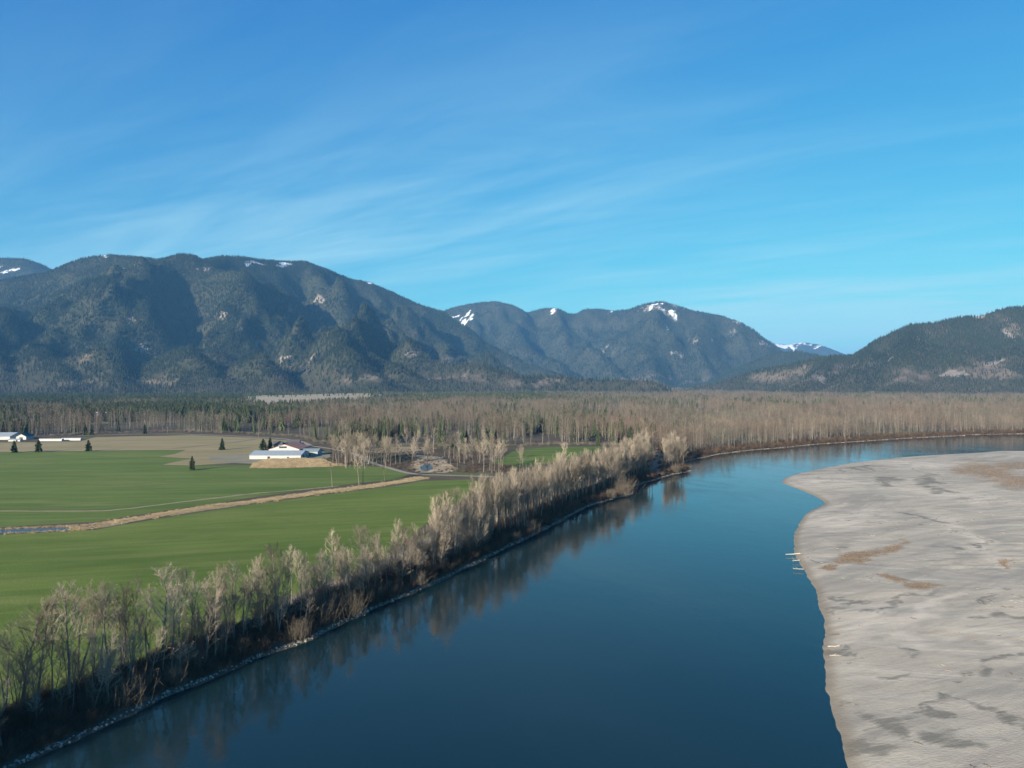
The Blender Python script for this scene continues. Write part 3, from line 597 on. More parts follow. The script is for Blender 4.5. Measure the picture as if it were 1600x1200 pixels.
def conifer(seed, H=13.0, wid=0.24, low=0.05):
    """trunk mesh and needle-branch mesh of a lone conifer"""
    r = np.random.default_rng(seed); T, C = MB(), MB(); T.tube([[0, 0, 0], [0.05, 0, H * .5], [0, 0, H * .97]], [0.022 * H, .014 * H, .02], 7)
    n = 260
    for i in range(n):
        f = low + (0.98 - low) * (i / n) ** 0.92; az = i * 2.39996 + r.uniform(-.3, .3); L = wid * H * (1.02 - f) ** 0.65 * r.uniform(.5, 1.2) * (1 + .22 * math.sin(az * 2 + seed) * math.sin(f * 9 + seed)) + 0.12
        up = -0.18 + 0.75 * f + r.normal(0, .09); d = np.array([math.cos(az) * math.cos(up), math.sin(az) * math.cos(up), math.sin(up)]); s = np.array([-math.sin(az), math.cos(az), 0]); p = np.array([0, 0, H * f])
        w = 0.20 * L + 0.10; dn = np.array([0, 0, -0.10 * L])
        V = [p, p + d * L * .35 + s * w * .8 + dn, p + d * L * .4, p + d * L * .35 - s * w * .8 + dn, p + d * L * .72 + s * w * .75 + dn * 1.7, p + d * L * .72 - s * w * .75 + dn * 1.7, p + d * L + dn * .4, p + d * L * .3 + np.array([0, 0, -.16 * L]), p + d * L * .8 + np.array([0, 0, -.28 * L])]
        C.add(V, (), [[0, 1, 2], [0, 2, 3], [2, 1, 4], [2, 5, 3], [2, 4, 6], [2, 6, 5], [0, 7, 2], [7, 8, 2], [2, 8, 6]])
    return T.mesh('trunk'), C.mesh('crown')
def bush(seed, h=2.4, n=60, m=None, wide=0.9):
    r = np.random.default_rng(seed); B = MB()
    for i in range(n):
        az = r.uniform(0, 6.28); up = r.uniform(0.5, 1.45); d = np.array([math.cos(az) * math.cos(up) * wide, math.sin(az) * math.cos(up) * wide, math.sin(up)]); L = h * r.uniform(.5, 1.1)
        b = np.array([r.normal(0, .25 * h), r.normal(0, .25 * h), -0.1]); e = b + d * L; B.tube(np.array([b, e]), [0.03, 0.012], 3, False)
        for _ in range(4):
            p = b + (e - b) * r.uniform(.3, 1); d2 = unit(d + r.normal(0, .6, 3)); sd_ = unit(np.cross(d2, r.normal(0, 1, 3))) * .028
            B.add(np.array([p - sd_, p + sd_, p + d2 * r.uniform(.3, .9) * h * .4]), (), [[0, 1, 2]])
    me = B.mesh('bush'); me.materials.append(m); return me
def tuft(seed, h, n, m, wd=0.05, sprd=0.4):
    r = np.random.default_rng(seed); B = MB()
    for i in range(n):
        b = np.array([r.normal(0, sprd), r.normal(0, sprd), -.05]); d = unit(np.array([r.normal(0, .25), r.normal(0, .25), 1])); s = unit(np.cross(d, r.normal(0, 1, 3))) * wd; L = h * r.uniform(.6, 1.15)
        B.add(np.array([b - s, b + s, b + d * L + s * .3, b + d * L - s * .3]), [[0, 1, 2, 3]])
    me = B.mesh('tuft'); me.materials.append(m); return me
def stone(seed, m):
    r = np.random.default_rng(seed); B = MB(); k = 6
    V = []
    for lv, (z, rr) in enumerate([(-.25, .42), (.12, .52), (.36, .28)]):
        th = np.arange(k) * 2 * math.pi / k + lv * .4; q = rr * r.uniform(.75, 1.25, k); V += list(np.c_[np.cos(th) * q, np.sin(th) * q * .8, z + r.normal(0, .05, k)])
    i = np.arange(k); j = (i + 1) % k; B.add(V, np.concatenate([np.stack([i, j, k + j, k + i], 1), np.stack([k + i, k + j, 2 * k + j, 2 * k + i], 1)]), [[2 * k, 2 * k + a, 2 * k + a + 1] for a in range(1, k - 1)])
    me = B.mesh('stone'); me.materials.append(m); return me

# ------------------------------------------------------------------ scattering a mass of small things as one object
def make_proto(name, meshes):
    c = bpy.data.collections.new(name)
    for i, me in enumerate(meshes):
        o = bpy.data.objects.new('%s_%02d' % (name, i), me); c.objects.link(o)
    return c
def scatter_group(coll):
    g = bpy.data.node_groups.new('scatter_' + coll.name, 'GeometryNodeTree')
    g.interface.new_socket('Geometry', in_out='INPUT', socket_type='NodeSocketGeometry'); g.interface.new_socket('Geometry', in_out='OUTPUT', socket_type='NodeSocketGeometry')
    N = g.nodes; gi, go = N.new('NodeGroupInput'), N.new('NodeGroupOutput'); ip = N.new('GeometryNodeInstanceOnPoints'); ci = N.new('GeometryNodeCollectionInfo')
    ci.inputs['Collection'].default_value = coll; ci.inputs['Separate Children'].default_value = True; ci.inputs['Reset Children'].default_value = True
    ip.inputs['Pick Instance'].default_value = True
    def na(n, ty):
        a = N.new('GeometryNodeInputNamedAttribute'); a.data_type = ty; a.inputs['Name'].default_value = n
        return [s for s in a.outputs if s.enabled and s.name == 'Attribute'][0]
    L = g.links.new; L(gi.outputs[0], ip.inputs['Points']); L(ci.outputs[0], ip.inputs['Instance']); L(na('pick', 'INT'), ip.inputs['Instance Index']); L(na('turn', 'FLOAT_VECTOR'), ip.inputs['Rotation']); L(na('size', 'FLOAT_VECTOR'), ip.inputs['Scale'])
    L(ip.outputs[0], go.inputs[0]); return g
_groups = {}
NINST = 0
def scatter(name, label, pts, coll, pick, size, rng, tilt=0.05):
    global NINST
    n = len(pts); NINST += n; me = bpy.data.meshes.new(name); me.vertices.add(n); me.vertices.foreach_set('co', np.ascontiguousarray(pts, np.float32).ravel())
    a = me.attributes.new('pick', 'INT', 'POINT'); a.data.foreach_set('value', np.asarray(pick, np.int32))
    rot = np.c_[rng.normal(0, tilt, n), rng.normal(0, tilt, n), rng.uniform(0, 6.283, n)]
    a = me.attributes.new('turn', 'FLOAT_VECTOR', 'POINT'); a.data.foreach_set('vector', rot.astype(np.float32).ravel())
    size = np.asarray(size, float)
    if size.ndim == 1: size = np.stack([size] * 3, -1)
    a = me.attributes.new('size', 'FLOAT_VECTOR', 'POINT'); a.data.foreach_set('vector', size.astype(np.float32).ravel())
    o = link(name, me)
    if coll.name not in _groups: _groups[coll.name] = scatter_group(coll)
    md = o.modifiers.new('scatter', 'NODES'); md.node_group = _groups[coll.name]
    return tag(o, label, kind='stuff')
def jgrid(x0, x1, y0, y1, s, rng):
    x, y = np.meshgrid(np.arange(x0, x1, s), np.arange(y0, y1, s)); x, y = x.ravel(), y.ravel()
    return x + rng.uniform(-.5, .5, len(x)) * s, y + rng.uniform(-.5, .5, len(y)) * s
def in_view(x, y, m=60):
    px = 800 + FPX * x / np.maximum(y, 1); return (px > -m) & (px < 1600 + m)
RNG = np.random.default_rng(77)

# far trees: 0-5 bare, 6-9 conifers
FAR = make_proto('far_tree', [far_bare(100 + i, 24, 1.0) for i in range(6)] + [far_conifer(200 + i, 26, 7, 7, 0.17 + .02 * i, m_needle_mid) for i in range(4)])
CONI = make_proto('slope_conifer', [far_conifer(300 + i, 27, 5, 4, 0.17) for i in range(4)] + [far_bare(330 + i, 18, 0.7) for i in range(3)])

def slope_forest(name, label, M, s0, fbare, seed, big=1.0, ymax=None):
    rng = np.random.default_rng(seed); e = M['ext']; x, y = jgrid(e[0] + 50, e[1] - 100, e[2] + 50, (ymax or e[3]) - 100, s0, rng)
    k = in_view(x, y, 40); x, y = x[k], y[k]
    fx, fy = (x - M['x0']) / M['step'], (y - M['y0']) / M['step']; ix = np.clip(fx.astype(int), 0, M['nx'] - 2); iy = np.clip(fy.astype(int), 0, M['ny'] - 2); ux, uy = fx - ix, fy - iy
    def smp(A): return (A[iy, ix] * (1 - ux) + A[iy, ix + 1] * ux) * (1 - uy) + (A[iy + 1, ix] * (1 - ux) + A[iy + 1, ix + 1] * ux) * uy
    z = smp(M['Z']); gxn = (smp(np.gradient(M['Z'], M['step'], axis=1)), smp(np.gradient(M['Z'], M['step'], axis=0)))
    facing = -(gxn[0] * x + gxn[1] * (y)) / np.hypot(x, y)          # drop slopes turned well away from the viewer
    cl = np.maximum(smp(M['A']['clear']) * 0.6, np.maximum(smp(M['A']['rock']) * (0.95 if M is right else 0.5), smp(M['A']['snow']) * 0.96))
    pat = fbm(x / 260, y / 260, seed + 5, 4); keep = (z > 6) & (facing < 0.10) if False else (z > 6) & (-facing > -0.12)
    keep &= rng.uniform(size=len(x)) > cl; keep &= rng.uniform(size=len(x)) > 0.55 * sstep(0.60, 0.72, pat)
    x, y, z, pat = x[keep], y[keep], z[keep], pat[keep]
    pb = np.clip(fbare * np.exp(-np.maximum(z - 40, 0) / 190.0) + 0.5 * sstep(0.55, 0.68, fbm(x / 400, y / 400, seed + 15, 4)) * np.exp(-np.maximum(z - 30, 0) / 300) , 0, .9)
    bare = rng.uniform(size=len(x)) < pb; pick = np.where(bare, 4 + rng.integers(0, 3, len(x)), rng.integers(0, 4, len(x)))
    hs = big * rng.uniform(.55, 1.2, len(x)) * np.where(z > 900, .75, 1); ws = hs * rng.uniform(.9, 1.35, len(x))
    return scatter(name, label, np.c_[x, y, z - 1], CONI, pick, np.stack([ws, ws, hs], -1), rng)
slope_forest('forest', 'conifer forest covering the broad mountain', left, 11.0, 0.75, 401, 1.0, 8600)
slope_forest('forest', 'conifer forest on the snow streaked peak at the left edge', back, 20, 0.0, 402, 1.3)
slope_forest('forest', 'conifer forest on the hazy blue range', cent, 19, 0.3, 403, 1.25, 12000)
slope_forest('forest', 'mixed forest on the wooded hill across the river', right, 9.5, 0.85, 404, 0.72)
slope_forest('forest', 'forest on the low hill in the valley gap', midr, 17, 0.2, 405, 1.0)

# valley woods
edge_px = [(-900, 684), (0, 682), (130, 678), (260, 675), (330, 676), (400, 679), (470, 684), (500, 692), (560, 698), (640, 696.5), (700, 697.5), (760, 699), (800, 698), (860, 695), (945, 695.5), (985, 698), (1010, 712), (1042, 716)]
front = plane(edge_px, LANDZ)
woods_poly = np.concatenate([front, plane([(1062, 719), (1075, 716)], LANDZ), bank_s[(bank_s[:, 1] > 690) & (bank_s[:, 0] > 170)][::1], [[40000, 60000], [-40000, 60000]]])
def hills_z(x, y):
    z = np.zeros_like(x)
    for M in (left, right, cent):
        fx, fy = (x - M['x0']) / M['step'], (y - M['y0']) / M['step']; ok = (fx >= 0) & (fy >= 0) & (fx < M['nx'] - 1) & (fy < M['ny'] - 1)
        ix, iy = np.clip(fx.astype(int), 0, M['nx'] - 1), np.clip(fy.astype(int), 0, M['ny'] - 1); z = np.where(ok, np.maximum(z, M['Z'][iy, ix]), z)
    return z
pale_in = lambda x, y: inside(x, y, PALEF)
PALEF = np.array([((a - 800) / FPX * d, d) for a, d in [(392, 1900), (430, 1960), (500, 2250), (560, 2480), (600, 2700), (606, 3180), (380, 3180), (384, 2300)]])
PALEF2 = plane([(140, 659.5), (170, 658.5), (172, 661.5), (142, 663)], LANDZ)
for d0, d1, sp in [(600, 1100, 6.0), (1100, 1700, 7.5), (1700, 2600, 9.5), (2600, 4200, 12.5), (4200, 7000, 17)]:
    x, y = jgrid(-d1 * .78, d1 * .78, d0, d1, sp, RNG); k = in_view(x, y, 60) & inside(x, y, woods_poly); x, y = x[k], y[k]
    bdist = dist_line(x, y, bank_s[bank_s[:, 0] < 6000]); hz = hills_z(x, y); k = (bdist > 7) & (hz < 6.0) & ~pale_in(x, y) & ~inside(x, y, PALEF2); x, y, bdist = x[k], y[k], bdist[k]
    px = 800 + FPX * x / y
    pat = fbm(x / 130, y / 130, 501, 4); pat2 = fbm(x / 420, y / 420, 511, 3)
    # conifers: thick below the left mountain, mixed in the middle, rare by the far river bank
    pc = 0.03 * sstep(1100, 950, px) + 0.88 * sstep(1150, 1500, y + 300 * (pat2 - .5)) * sstep(620, 380, px) * (1 - 0.6 * sstep(.54, .62, pat2)) + 0.6 * sstep(1900, 2600, y) * sstep(1050, 800, px) * sstep(.46, .56, pat2)
    pc += 0.22 * sstep(1100, 900, px) * sstep(380, 560, px) * sstep(.48, .60, pat) * sstep(1500, 1000, y) + 0.30 * sstep(.56, .64, pat) * sstep(600, 300, px) * sstep(1600, 1200, y)
    pc += 0.10 * sstep(.60, .68, pat) * sstep(1100, 950, px) + 0.35 * sstep(.58, .66, pat) * sstep(1500, 2200, y)
    r = RNG.uniform(size=len(x)); con = r < pc; gap = (RNG.uniform(size=len(x)) < 0.93 * sstep(.52, .62, fbm(x / 90, y / 170, 531, 3))) & (bdist > 25); k = ~gap; x, y, con, bdist = x[k], y[k], con[k], bdist[k]
    pick = np.where(con, 6 + RNG.integers(0, 4, len(x)), RNG.integers(0, 6, len(x))); hs = np.where(con, RNG.uniform(.55, 1.05, len(x)), RNG.uniform(.5, 1.12, len(x)) * (0.55 + 0.9 * fbm(x / 80, y / 80, 541, 4))); ws = hs * RNG.uniform(.9, 1.3, len(x)) * (sp / 7.5) ** 0.5
    nm = {600: 'bare woods along the far river bend and behind the fields', 1100: 'brown leafless woods across the valley floor', 1700: 'hazy leafless woods in the middle of the valley', 2600: 'mixed woods at the foot of the mountains', 4200: 'farthest woods on the valley floor'}[d0]
    scatter('forest', nm, np.c_[x, y, np.full(len(x), LANDZ - .1)], FAR, pick, np.stack([ws, ws, hs], -1), RNG, 0.03)
ty = np.linspace(2180, 3150, 14); tx = np.linspace(-1, 1, 30); TV = []
for yy in ty:
    u = (yy - 2180) / 970; xl, xr = (378 - 800) / FPX * yy, (596 + 14 * u - 800) / FPX * yy
    for q_ in tx: TV.append((xl + (xr - xl) * (q_ + 1) / 2, yy, 3.2 + (21 + 7 * q_) * u * (1 - 0.4 * max(0, abs(q_) - .75) / .25) - (16 if abs(q_) == 1 else 0) + 3 * (vnoise(np.array([yy / 150]), np.array([q_ * 3]), 4)[0] - .5)))
me = mesh_np('field', np.array(TV), [grid_faces(30, 14)]); smooth(me); tag(link('field', me, m_pale), 'pale sloping bare field among dark woods below the mountain', kind='structure')
poly_sheet('field', PALEF2, FZ, m_pale, 'small pale clearing in the woods beyond the stubble', 20, 3, 20)

tu, tq = RNG.uniform(0, 1, 900), RNG.uniform(-1, 1, 900)
kk = (tu < .22 * RNG.uniform(.2, 1.3, 900)) | (tu > 1 - .35 * RNG.uniform(0, 1, 900)) | (np.abs(tq) > .8) | (tq > .25 + .5 * tu + RNG.uniform(-.2, .9, 900)); tu, tq = tu[kk], tq[kk]; yy = 2180 + 970 * tu
xl, xr = (378 - 800) / FPX * yy, (596 + 14 * tu - 800) / FPX * yy
scatter('forest', 'trees edging the pale sloping field below the mountain', np.c_[xl + (xr - xl) * (tq + 1) / 2, yy, 2.5 + (21 + 7 * tq) * tu * (1 - .4 * np.maximum(0, np.abs(tq) - .75) / .25)], FAR, np.where(RNG.uniform(size=len(tu)) < .6, 6, 0) + RNG.integers(0, 4, len(tu)), RNG.uniform(.3, .8, len(tu)), RNG)

# ------------------------------------------------------------------ riverside trees: individuals
PROTO = []
for i, (H, c0, sp, st, nl) in enumerate([(24, .40, .19, 1, 20), (24, .34, .22, 1, 22), (24, .46, .20, 1, 17), (24, .42, .17, 2, 13), (24, .38, .24, 1, 20), (24, .50, .18, 1, 16), (24, .36, .18, 3, 9), (24, .30, .20, 1, 24), (24, .45, .23, 2, 12), (24, .52, .16, 1, 15)]):
    tm, cm = bare_tree(600 + i, H, c0, sp, st, nl); tm.materials.append(m_bark); cm.materials.append(m_twig); PROTO.append((tm, cm))
NTREE = 0
def plant_tree(pos, h, proto, label, group=None, name='bare_tree', wide=1.0, lean=0.0):
    global NTREE; NTREE += 1
    r = np.random.default_rng(int(pos[0] * 13 + pos[1] * 7) % 99991); tm, cm = PROTO[proto % len(PROTO)]
    e = empty(name, tuple(pos), r.uniform(0, 6.28)); s = h / 24.0; e.scale = (s * wide, s * wide, s); e.rotation_euler = (r.normal(0, .055) + lean, r.normal(0, .055), e.rotation_euler[2])
    tag(e, label, 'tree', group); link('trunk', tm, None, e); link('crown', cm, None, e); return e
ORD = 'first second third fourth fifth sixth seventh eighth ninth tenth eleventh twelfth thirteenth fourteenth fifteenth sixteenth seventeenth eighteenth nineteenth twentieth'.split()
ORD += ['twenty-' + o for o in ORD[:9]] + ['thirtieth'] + ['thirty-' + o for o in ORD[:9]] + ['fortieth'] + ['forty-' + o for o in ORD[:9]] + ['fiftieth'] + ['fifty-' + o for o in ORD[:9]]
NEAR = [(8, 1120, 968), (30, 1128, 958), (55, 1120, 945), (82, 1109, 940), (108, 1098, 918), (122, 1072, 924), (145, 1064, 926), (153, 1082, 924), (170, 1067, 930), (196, 1042, 913), (207, 1053, 909), (230, 1050, 924), (253, 1036, 893),
        (268, 1052, 915), (277, 1020, 893), (299, 1012, 902), (322, 1030, 912), (336, 1026, 896), (353, 1020, 884), (366, 1008, 884), (380, 1000, 892), (398, 975, 880), (407, 962, 872), (414, 985, 890), (436, 988, 857), (447, 975, 866), (456, 942, 856), (472, 955, 866),
        (484, 968, 870), (497, 938, 858), (508, 960, 868), (520, 924, 837), (532, 926, 838), (546, 945, 862), (566, 912, 824), (580, 910, 828), (597, 918, 840), (615, 906, 817), (630, 902, 822), (642, 912, 836), (653, 897, 822)]
for i, (px, yb, yt) in enumerate(NEAR):
    b = P(px, yb, 2.4); top = CAMZ - (yt - HY) * b[1] / FPX
    plant_tree(b, (top - b[2]) * 1.02, i * 7 + 3, 'tall bare riverbank tree before the green field, %s from the photo\'s left edge' % ORD[i], 'leafless trees spaced along the near riverbank', wide=1.0 + 0.32 * math.sin(i * 1.7))
# dense belt
belt_field = plane([(815, 748)] + edgepts[:6], LANDZ)
belt_poly = np.concatenate([plane([(1012, 708), (985, 726), (955, 745), (925, 760), (885, 772), (850, 783), (800, 806), (740, 836), (690, 868), (652, 898)], LANDZ), bank_s[(bank_s[:, 1] > 268) & (bank_s[:, 1] < 700) & (bank_s[:, 0] < 160)]])
r2 = np.random.default_rng(88)
bx, by = jgrid(-60, 160, 262, 820, 4.0, r2); k = inside(bx, by, belt_poly); bx, by = bx[k], by[k]
bdd = dist_line(bx, by, bank_s[:400] if len(bank_s) > 400 else bank_s); roadl = smooth_line(plane([(600, 880), (650, 856), (700, 824), (745, 795), (785, 765), (800, 747), (815, 748)], LANDZ), 5)
road2 = smooth_line(plane([(645, 740.5), (700, 743), (760, 745), (815, 748)], LANDZ), 5)
clearing = plane([(1002, 736), (1015, 706), (1045, 700), (1046, 716), (1040, 728), (1030, 742)], LANDZ)
k = (bdd > 6.0) & (dist_line(bx, by, roadl) > 3.5) & (dist_line(bx, by, road2) > 4) & ~inside(bx, by, clearing); bx, by = bx[k], by[k]
o_ = np.argsort(by); bx, by = bx[o_], by[o_]
NIND = 190
for i in range(min(NIND, len(bx))):
    plant_tree((bx[i], by[i], 2.9), r2.uniform(17, 27.5), int(r2.integers(0, 10)), 'bare tree crowded into the dense belt along the river bend', 'leafless trees of the dense riverside belt', wide=r2.uniform(.6, .95))
rest = np.c_[bx[NIND:], by[NIND:], np.full(max(0, len(bx) - NIND), 2.9)]
# joined shapes for the rest of the belt (trunk and crown in one)
def joined(tm, cm, nm):
    a = np.empty(len(tm.vertices) * 3, np.float32); tm.vertices.foreach_get('co', a); b = np.empty(len(cm.vertices) * 3, np.float32); cm.vertices.foreach_get('co', b)
    def fc(me, off):
        q = [np.array(p.vertices[:]) + off for p in me.polygons]; return [np.array([v for v in q if len(v) == k]) for k in (3, 4)]
    nv = len(tm.vertices); ft, fcw = fc(tm, 0), fc(cm, nv); fl = [x for x in ft + fcw]; me = mesh_np(nm, np.concatenate([a, b]).reshape(-1, 3), [x for x in fl if len(x)])
    me.materials.append(m_bark); me.materials.append(m_twig); nt_ = sum(len(x) for x in ft); mi = np.ones(len(me.polygons), np.int32); mi[:nt_] = 0; me.polygons.foreach_set('material_index', mi); return me
BELT = make_proto('belt_tree', [joined(*PROTO[i], 'belt_tree') for i in (0, 1, 4, 7)])
# trees just outside the frame at the near end of the bank, and smaller saplings between the tall ones
ex = []
for i in range(46):
    s = i / 46; q = bank[1] * (1 - s) + P(0, 1210, 0)[:2] * s; n_ = np.array([-0.88, 0.47]); ex.append(np.append(q + n_ * r2.uniform(8, 26), 2.8))
if len(rest): scatter('tree_belt', 'farther end of the leafless riverside belt', rest, BELT, r2.integers(0, 4, len(rest)), np.stack([r2.uniform(.5, .85, len(rest))] * 2 + [r2.uniform(.72, 1.12, len(rest))], -1), r2)
scatter('tree_belt', 'leafless trees at the lower left corner of the bank', np.array(ex), BELT, r2.integers(0, 4, len(ex)), r2.uniform(.8, 1.05, len(ex)), r2)
bs = bank_s[(bank_s[:, 1] > 95) & (bank_s[:, 1] < 330) & (bank_s[:, 0] < 30)]; sel = r2.integers(0, len(bs) - 1, 330); tang = np.gradient(bs, axis=0); tang /= np.linalg.norm(tang, axis=1)[:, None]; nb = np.stack([-tang[:, 1], tang[:, 0]], -1)
sp_ = bs[sel] + nb[sel] * (5 + 15 * r2.uniform(0, 1, 330) ** 1.3)[:, None]
scatter('saplings', 'thin young trees filling the riverbank understory', np.c_[sp_, np.full(330, 1.8)], BELT, r2.integers(0, 4, 330), np.stack([r2.uniform(.34, .72, 330)] * 2 + [r2.uniform(.26, .72, 330)], -1), r2, .12)

# copse and scattered bare trees by the farm road
def grove(lst, label, group, seed):
    r = np.random.default_rng(seed)
    for (px, py, h) in lst: plant_tree(P(px, py, LANDZ), h, int(r.integers(0, 10)), label, group, wide=r.uniform(.9, 1.3))
r3 = np.random.default_rng(99)
grove([(r3.uniform(517, 603), r3.uniform(716, 732), r3.uniform(20, 27)) for _ in range(40)], 'bare tree of the copse beside the straw coloured reeds', 'copse of bare trees by the farm', 1)
for (px, py, h, lb) in [(519, 761, 17, 'small bare tree on the ditch bank nearest the farm'), (561, 757, 27, 'tall bare tree of the pair on the ditch bank, slimmer one'), (567, 756, 28, 'tall bare tree of the pair on the ditch bank, fuller one'), (601, 751, 13, 'slim bare sapling on the ditch bank near the road junction')]:
    plant_tree(P(px, py, LANDZ), h, int(px) % 10, lb, wide=.8)
gl = []
while len(gl) < 54:
    a, b = (r3.uniform(604, 790), r3.uniform(702, 741)) if len(gl) < 50 else (r3.uniform(790, 880), r3.uniform(738, 762))
    if (650 < a < 704 and 705 < b < 738 and r3.uniform() < .7) or (b > 738 and a < 690) or (a > 772 and b < 728) or (len(gl) < 50 and b > 730 + (a - 600) * .06): continue
    gl.append((a, b, r3.uniform(14, 26)))
grove(gl, 'bare tree standing in the rough ground around the pond', 'scattered bare trees around the pond', 2)

# undergrowth, reeds, stones, weeds
BR = make_proto('brush_clump', [bush(700 + i, 2.6, 70, m_brush) for i in range(5)])
bs = bank_s[(bank_s[:, 1] > 90) & (bank_s[:, 1] < 1150) & (bank_s[:, 0] < 800)]; tang = np.gradient(bs, axis=0); tang /= np.linalg.norm(tang, axis=1)[:, None]; nb = np.stack([-tang[:, 1], tang[:, 0]], -1)
n = 9000; bs = smooth_line(bs, .4); tang = np.gradient(bs, axis=0); tang /= np.linalg.norm(tang, axis=1)[:, None]; nb = np.stack([-tang[:, 1], tang[:, 0]], -1); sel = (r2.uniform(0, 1, n) ** 1.35 * (len(bs) - 1)).astype(int); off = 1.8 + 18 * r2.uniform(0, 1, n) ** 1.2
bp = bs[sel] + nb[sel] * off[:, None] + r2.normal(0, .8, (n, 2)); dd = dist_line(bp[:, 0], bp[:, 1], bs[::6]); ins = inside(bp[:, 0], bp[:, 1], LAND) & (dd > 2.0) & ~inside(bp[:, 0], bp[:, 1], clearing); bp, dd = bp[ins], dd[ins]
bz = LANDZ * sstep(-1, 11, dd) ** .9 - .1; scatter('undergrowth', 'dark tangled brush under the riverside trees', np.c_[bp, bz], BR, r2.integers(0, 5, len(bp)), np.stack([r2.uniform(.5, 1.35, len(bp))] * 2 + [r2.uniform(.4, 1.1, len(bp)) + 1.3 * (r2.uniform(size=len(bp)) < .15)], -1), r2, .15)
x, y = bx, by; n = 2600; i_ = r2.integers(0, len(bx), n); q = np.c_[bx[i_], by[i_]] + r2.normal(0, 4, (n, 2)); kk = inside(q[:, 0], q[:, 1], belt_poly) & (dist_line(q[:, 0], q[:, 1], roadl) > 3); q = q[kk]
scatter('undergrowth', 'brown brush filling the dense riverside belt', np.c_[q, np.full(len(q), 2.85)], BR, r2.integers(0, 5, len(q)), r2.uniform(.5, 1.2, len(q)), r2, .1)
# brush round pond, copse and woods edge
n = 1500; a = r2.uniform(505, 815, n); b = r2.uniform(700, 741, n); kk = ~((a > 650) & (a < 706) & (b > 706) & (r2.uniform(size=n) < .75)) & ~((a > 770) & (b < 726)) & (b < 727 + np.clip(a - 585, 0, 40) * .3) & ~((a < 515) & (b < 715)); q = np.array([P(u, v, LANDZ)[:2] for u, v in zip(a[kk], b[kk])])
rd = smooth_line(plane([(487, 697), (520, 702), (555, 710), (578, 722), (610, 732), (645, 740.5), (700, 743), (760, 745), (815, 748)], LANDZ), 5); q = q[dist_line(q[:, 0], q[:, 1], rd) > 4.5]
scatter('undergrowth', 'brown brush in the rough ground by the pond', np.c_[q, np.full(len(q), LANDZ - .1)], BR, r2.integers(0, 5, len(q)), r2.uniform(.35, .9, len(q)), r2, .1)
fr = smooth_line(front, 4.0); fr = fr[in_view(fr[:, 0], fr[:, 1], 30)]; q = np.repeat(fr, 3, 0) + r2.normal(0, 4, (len(fr) * 3, 2)) + np.array([0, 5]); BR2 = make_proto('edge_shrub', [bush(720 + i, 4.0, 60, m_shrub) for i in range(3)])
scatter('undergrowth', 'shrubs along the far edge of the fields', np.c_[q, np.full(len(q), LANDZ - .1)], BR2, r2.integers(0, 3, len(q)), r2.uniform(.4, 1.1, len(q)), r2, .1)

RD = make_proto('reed_tuft', [tuft(740 + i, 1.3, 26, m_reed, .06, .5) for i in range(4)])
dl = smooth_line(DITCH, 1.0); td = np.gradient(dl, axis=0); td /= np.linalg.norm(td, axis=1)[:, None]; nd = np.stack([-td[:, 1], td[:, 0]], -1); n = 5200; sel = r2.integers(0, len(dl), n); q = dl[sel] + nd[sel] * (r2.normal(0, 3.0, n) + 2 * (fbm(sel * .05, sel * 0.0, 61, 3) - .5) * 5)[:, None]
scatter('reeds', 'dry tan reeds lining the overgrown ditch', np.c_[q, np.full(n, LANDZ)], RD, r2.integers(0, 4, n), np.stack([r2.uniform(.5, 1.1, n)] * 2 + [r2.uniform(.22, .6, n)], -1), r2, .2)
wl = smooth_line(plane([(-100, 838), (0, 831), (60, 828.5), (100, 827), (150, 824)], LANDZ), 1.0); n = 420; sel = r2.integers(0, len(wl), n); q = wl[sel] + np.array([0.05, 1.0]) * np.where(r2.uniform(size=n) < .5, 6.4, -6.2)[:, None] + r2.normal(0, .7, (n, 2))
scatter('reeds', 'thin fringe of dry reeds along the ditch water', np.c_[q, np.full(n, LANDZ)], RD, r2.integers(0, 4, n), r2.uniform(.4, .9, n), r2, .1)
REEDP = plane([(391, 731.5), (396, 724), (425, 717), (470, 716.5), (503, 718), (520, 724), (543, 728), (520, 729.5), (470, 731), (425, 732)], LANDZ); poly_sheet('path', REEDP, FZ + .1, m_marsh, 'straw bed of the reed patch before the barn', 4, 1, 22)
rx, ry = jgrid(-260, -130, 590, 690, 1.25, r2); kk = inside(rx, ry, REEDP); rx, ry = rx[kk], ry[kk]
scatter('reeds', 'tall straw coloured reed patch in front of the barn', np.c_[rx, ry, np.full(len(rx), LANDZ)], RD, r2.integers(0, 4, len(rx)), np.stack([np.full(len(rx), 1.3)] * 2 + [r2.uniform(.5, 1.2, len(rx)) * (.6 + .8 * fbm(rx * .06, ry * .06, 67, 3))], -1), r2, .15)
MP = plane([(640, 730), (652, 711), (692, 714), (714, 734), (690, 739), (655, 738.5)], LANDZ); POND = plane([(656, 730), (664, 725), (674, 725), (677, 733), (668, 736.5), (659, 736)], LANDZ)
rx, ry = jgrid(-130, -30, 540, 740, 3.6, r2); kk = inside(rx, ry, MP) & ~inside(rx, ry, POND); rx, ry = rx[kk], ry[kk]; scatter('reeds', 'pale marsh reeds around the pond', np.c_[rx, ry, np.full(len(rx), LANDZ)], RD, r2.integers(0, 4, len(rx)), np.stack([r2.uniform(.6, 1.2, len(rx))] * 2 + [r2.uniform(.2, .5, len(rx))], -1), r2, .2)

ST = make_proto('bank_stone', [stone(760 + i, m_stone) for i in range(5)])
n = 9000; sel = (r2.uniform(0, 1, n) ** 1.5 * (len(bs) - 1)).astype(int); off = 0.3 + np.abs(r2.normal(0, .85, n)); q = bs[sel] + nb[sel] * off[:, None] + r2.normal(0, .5, (n, 2))
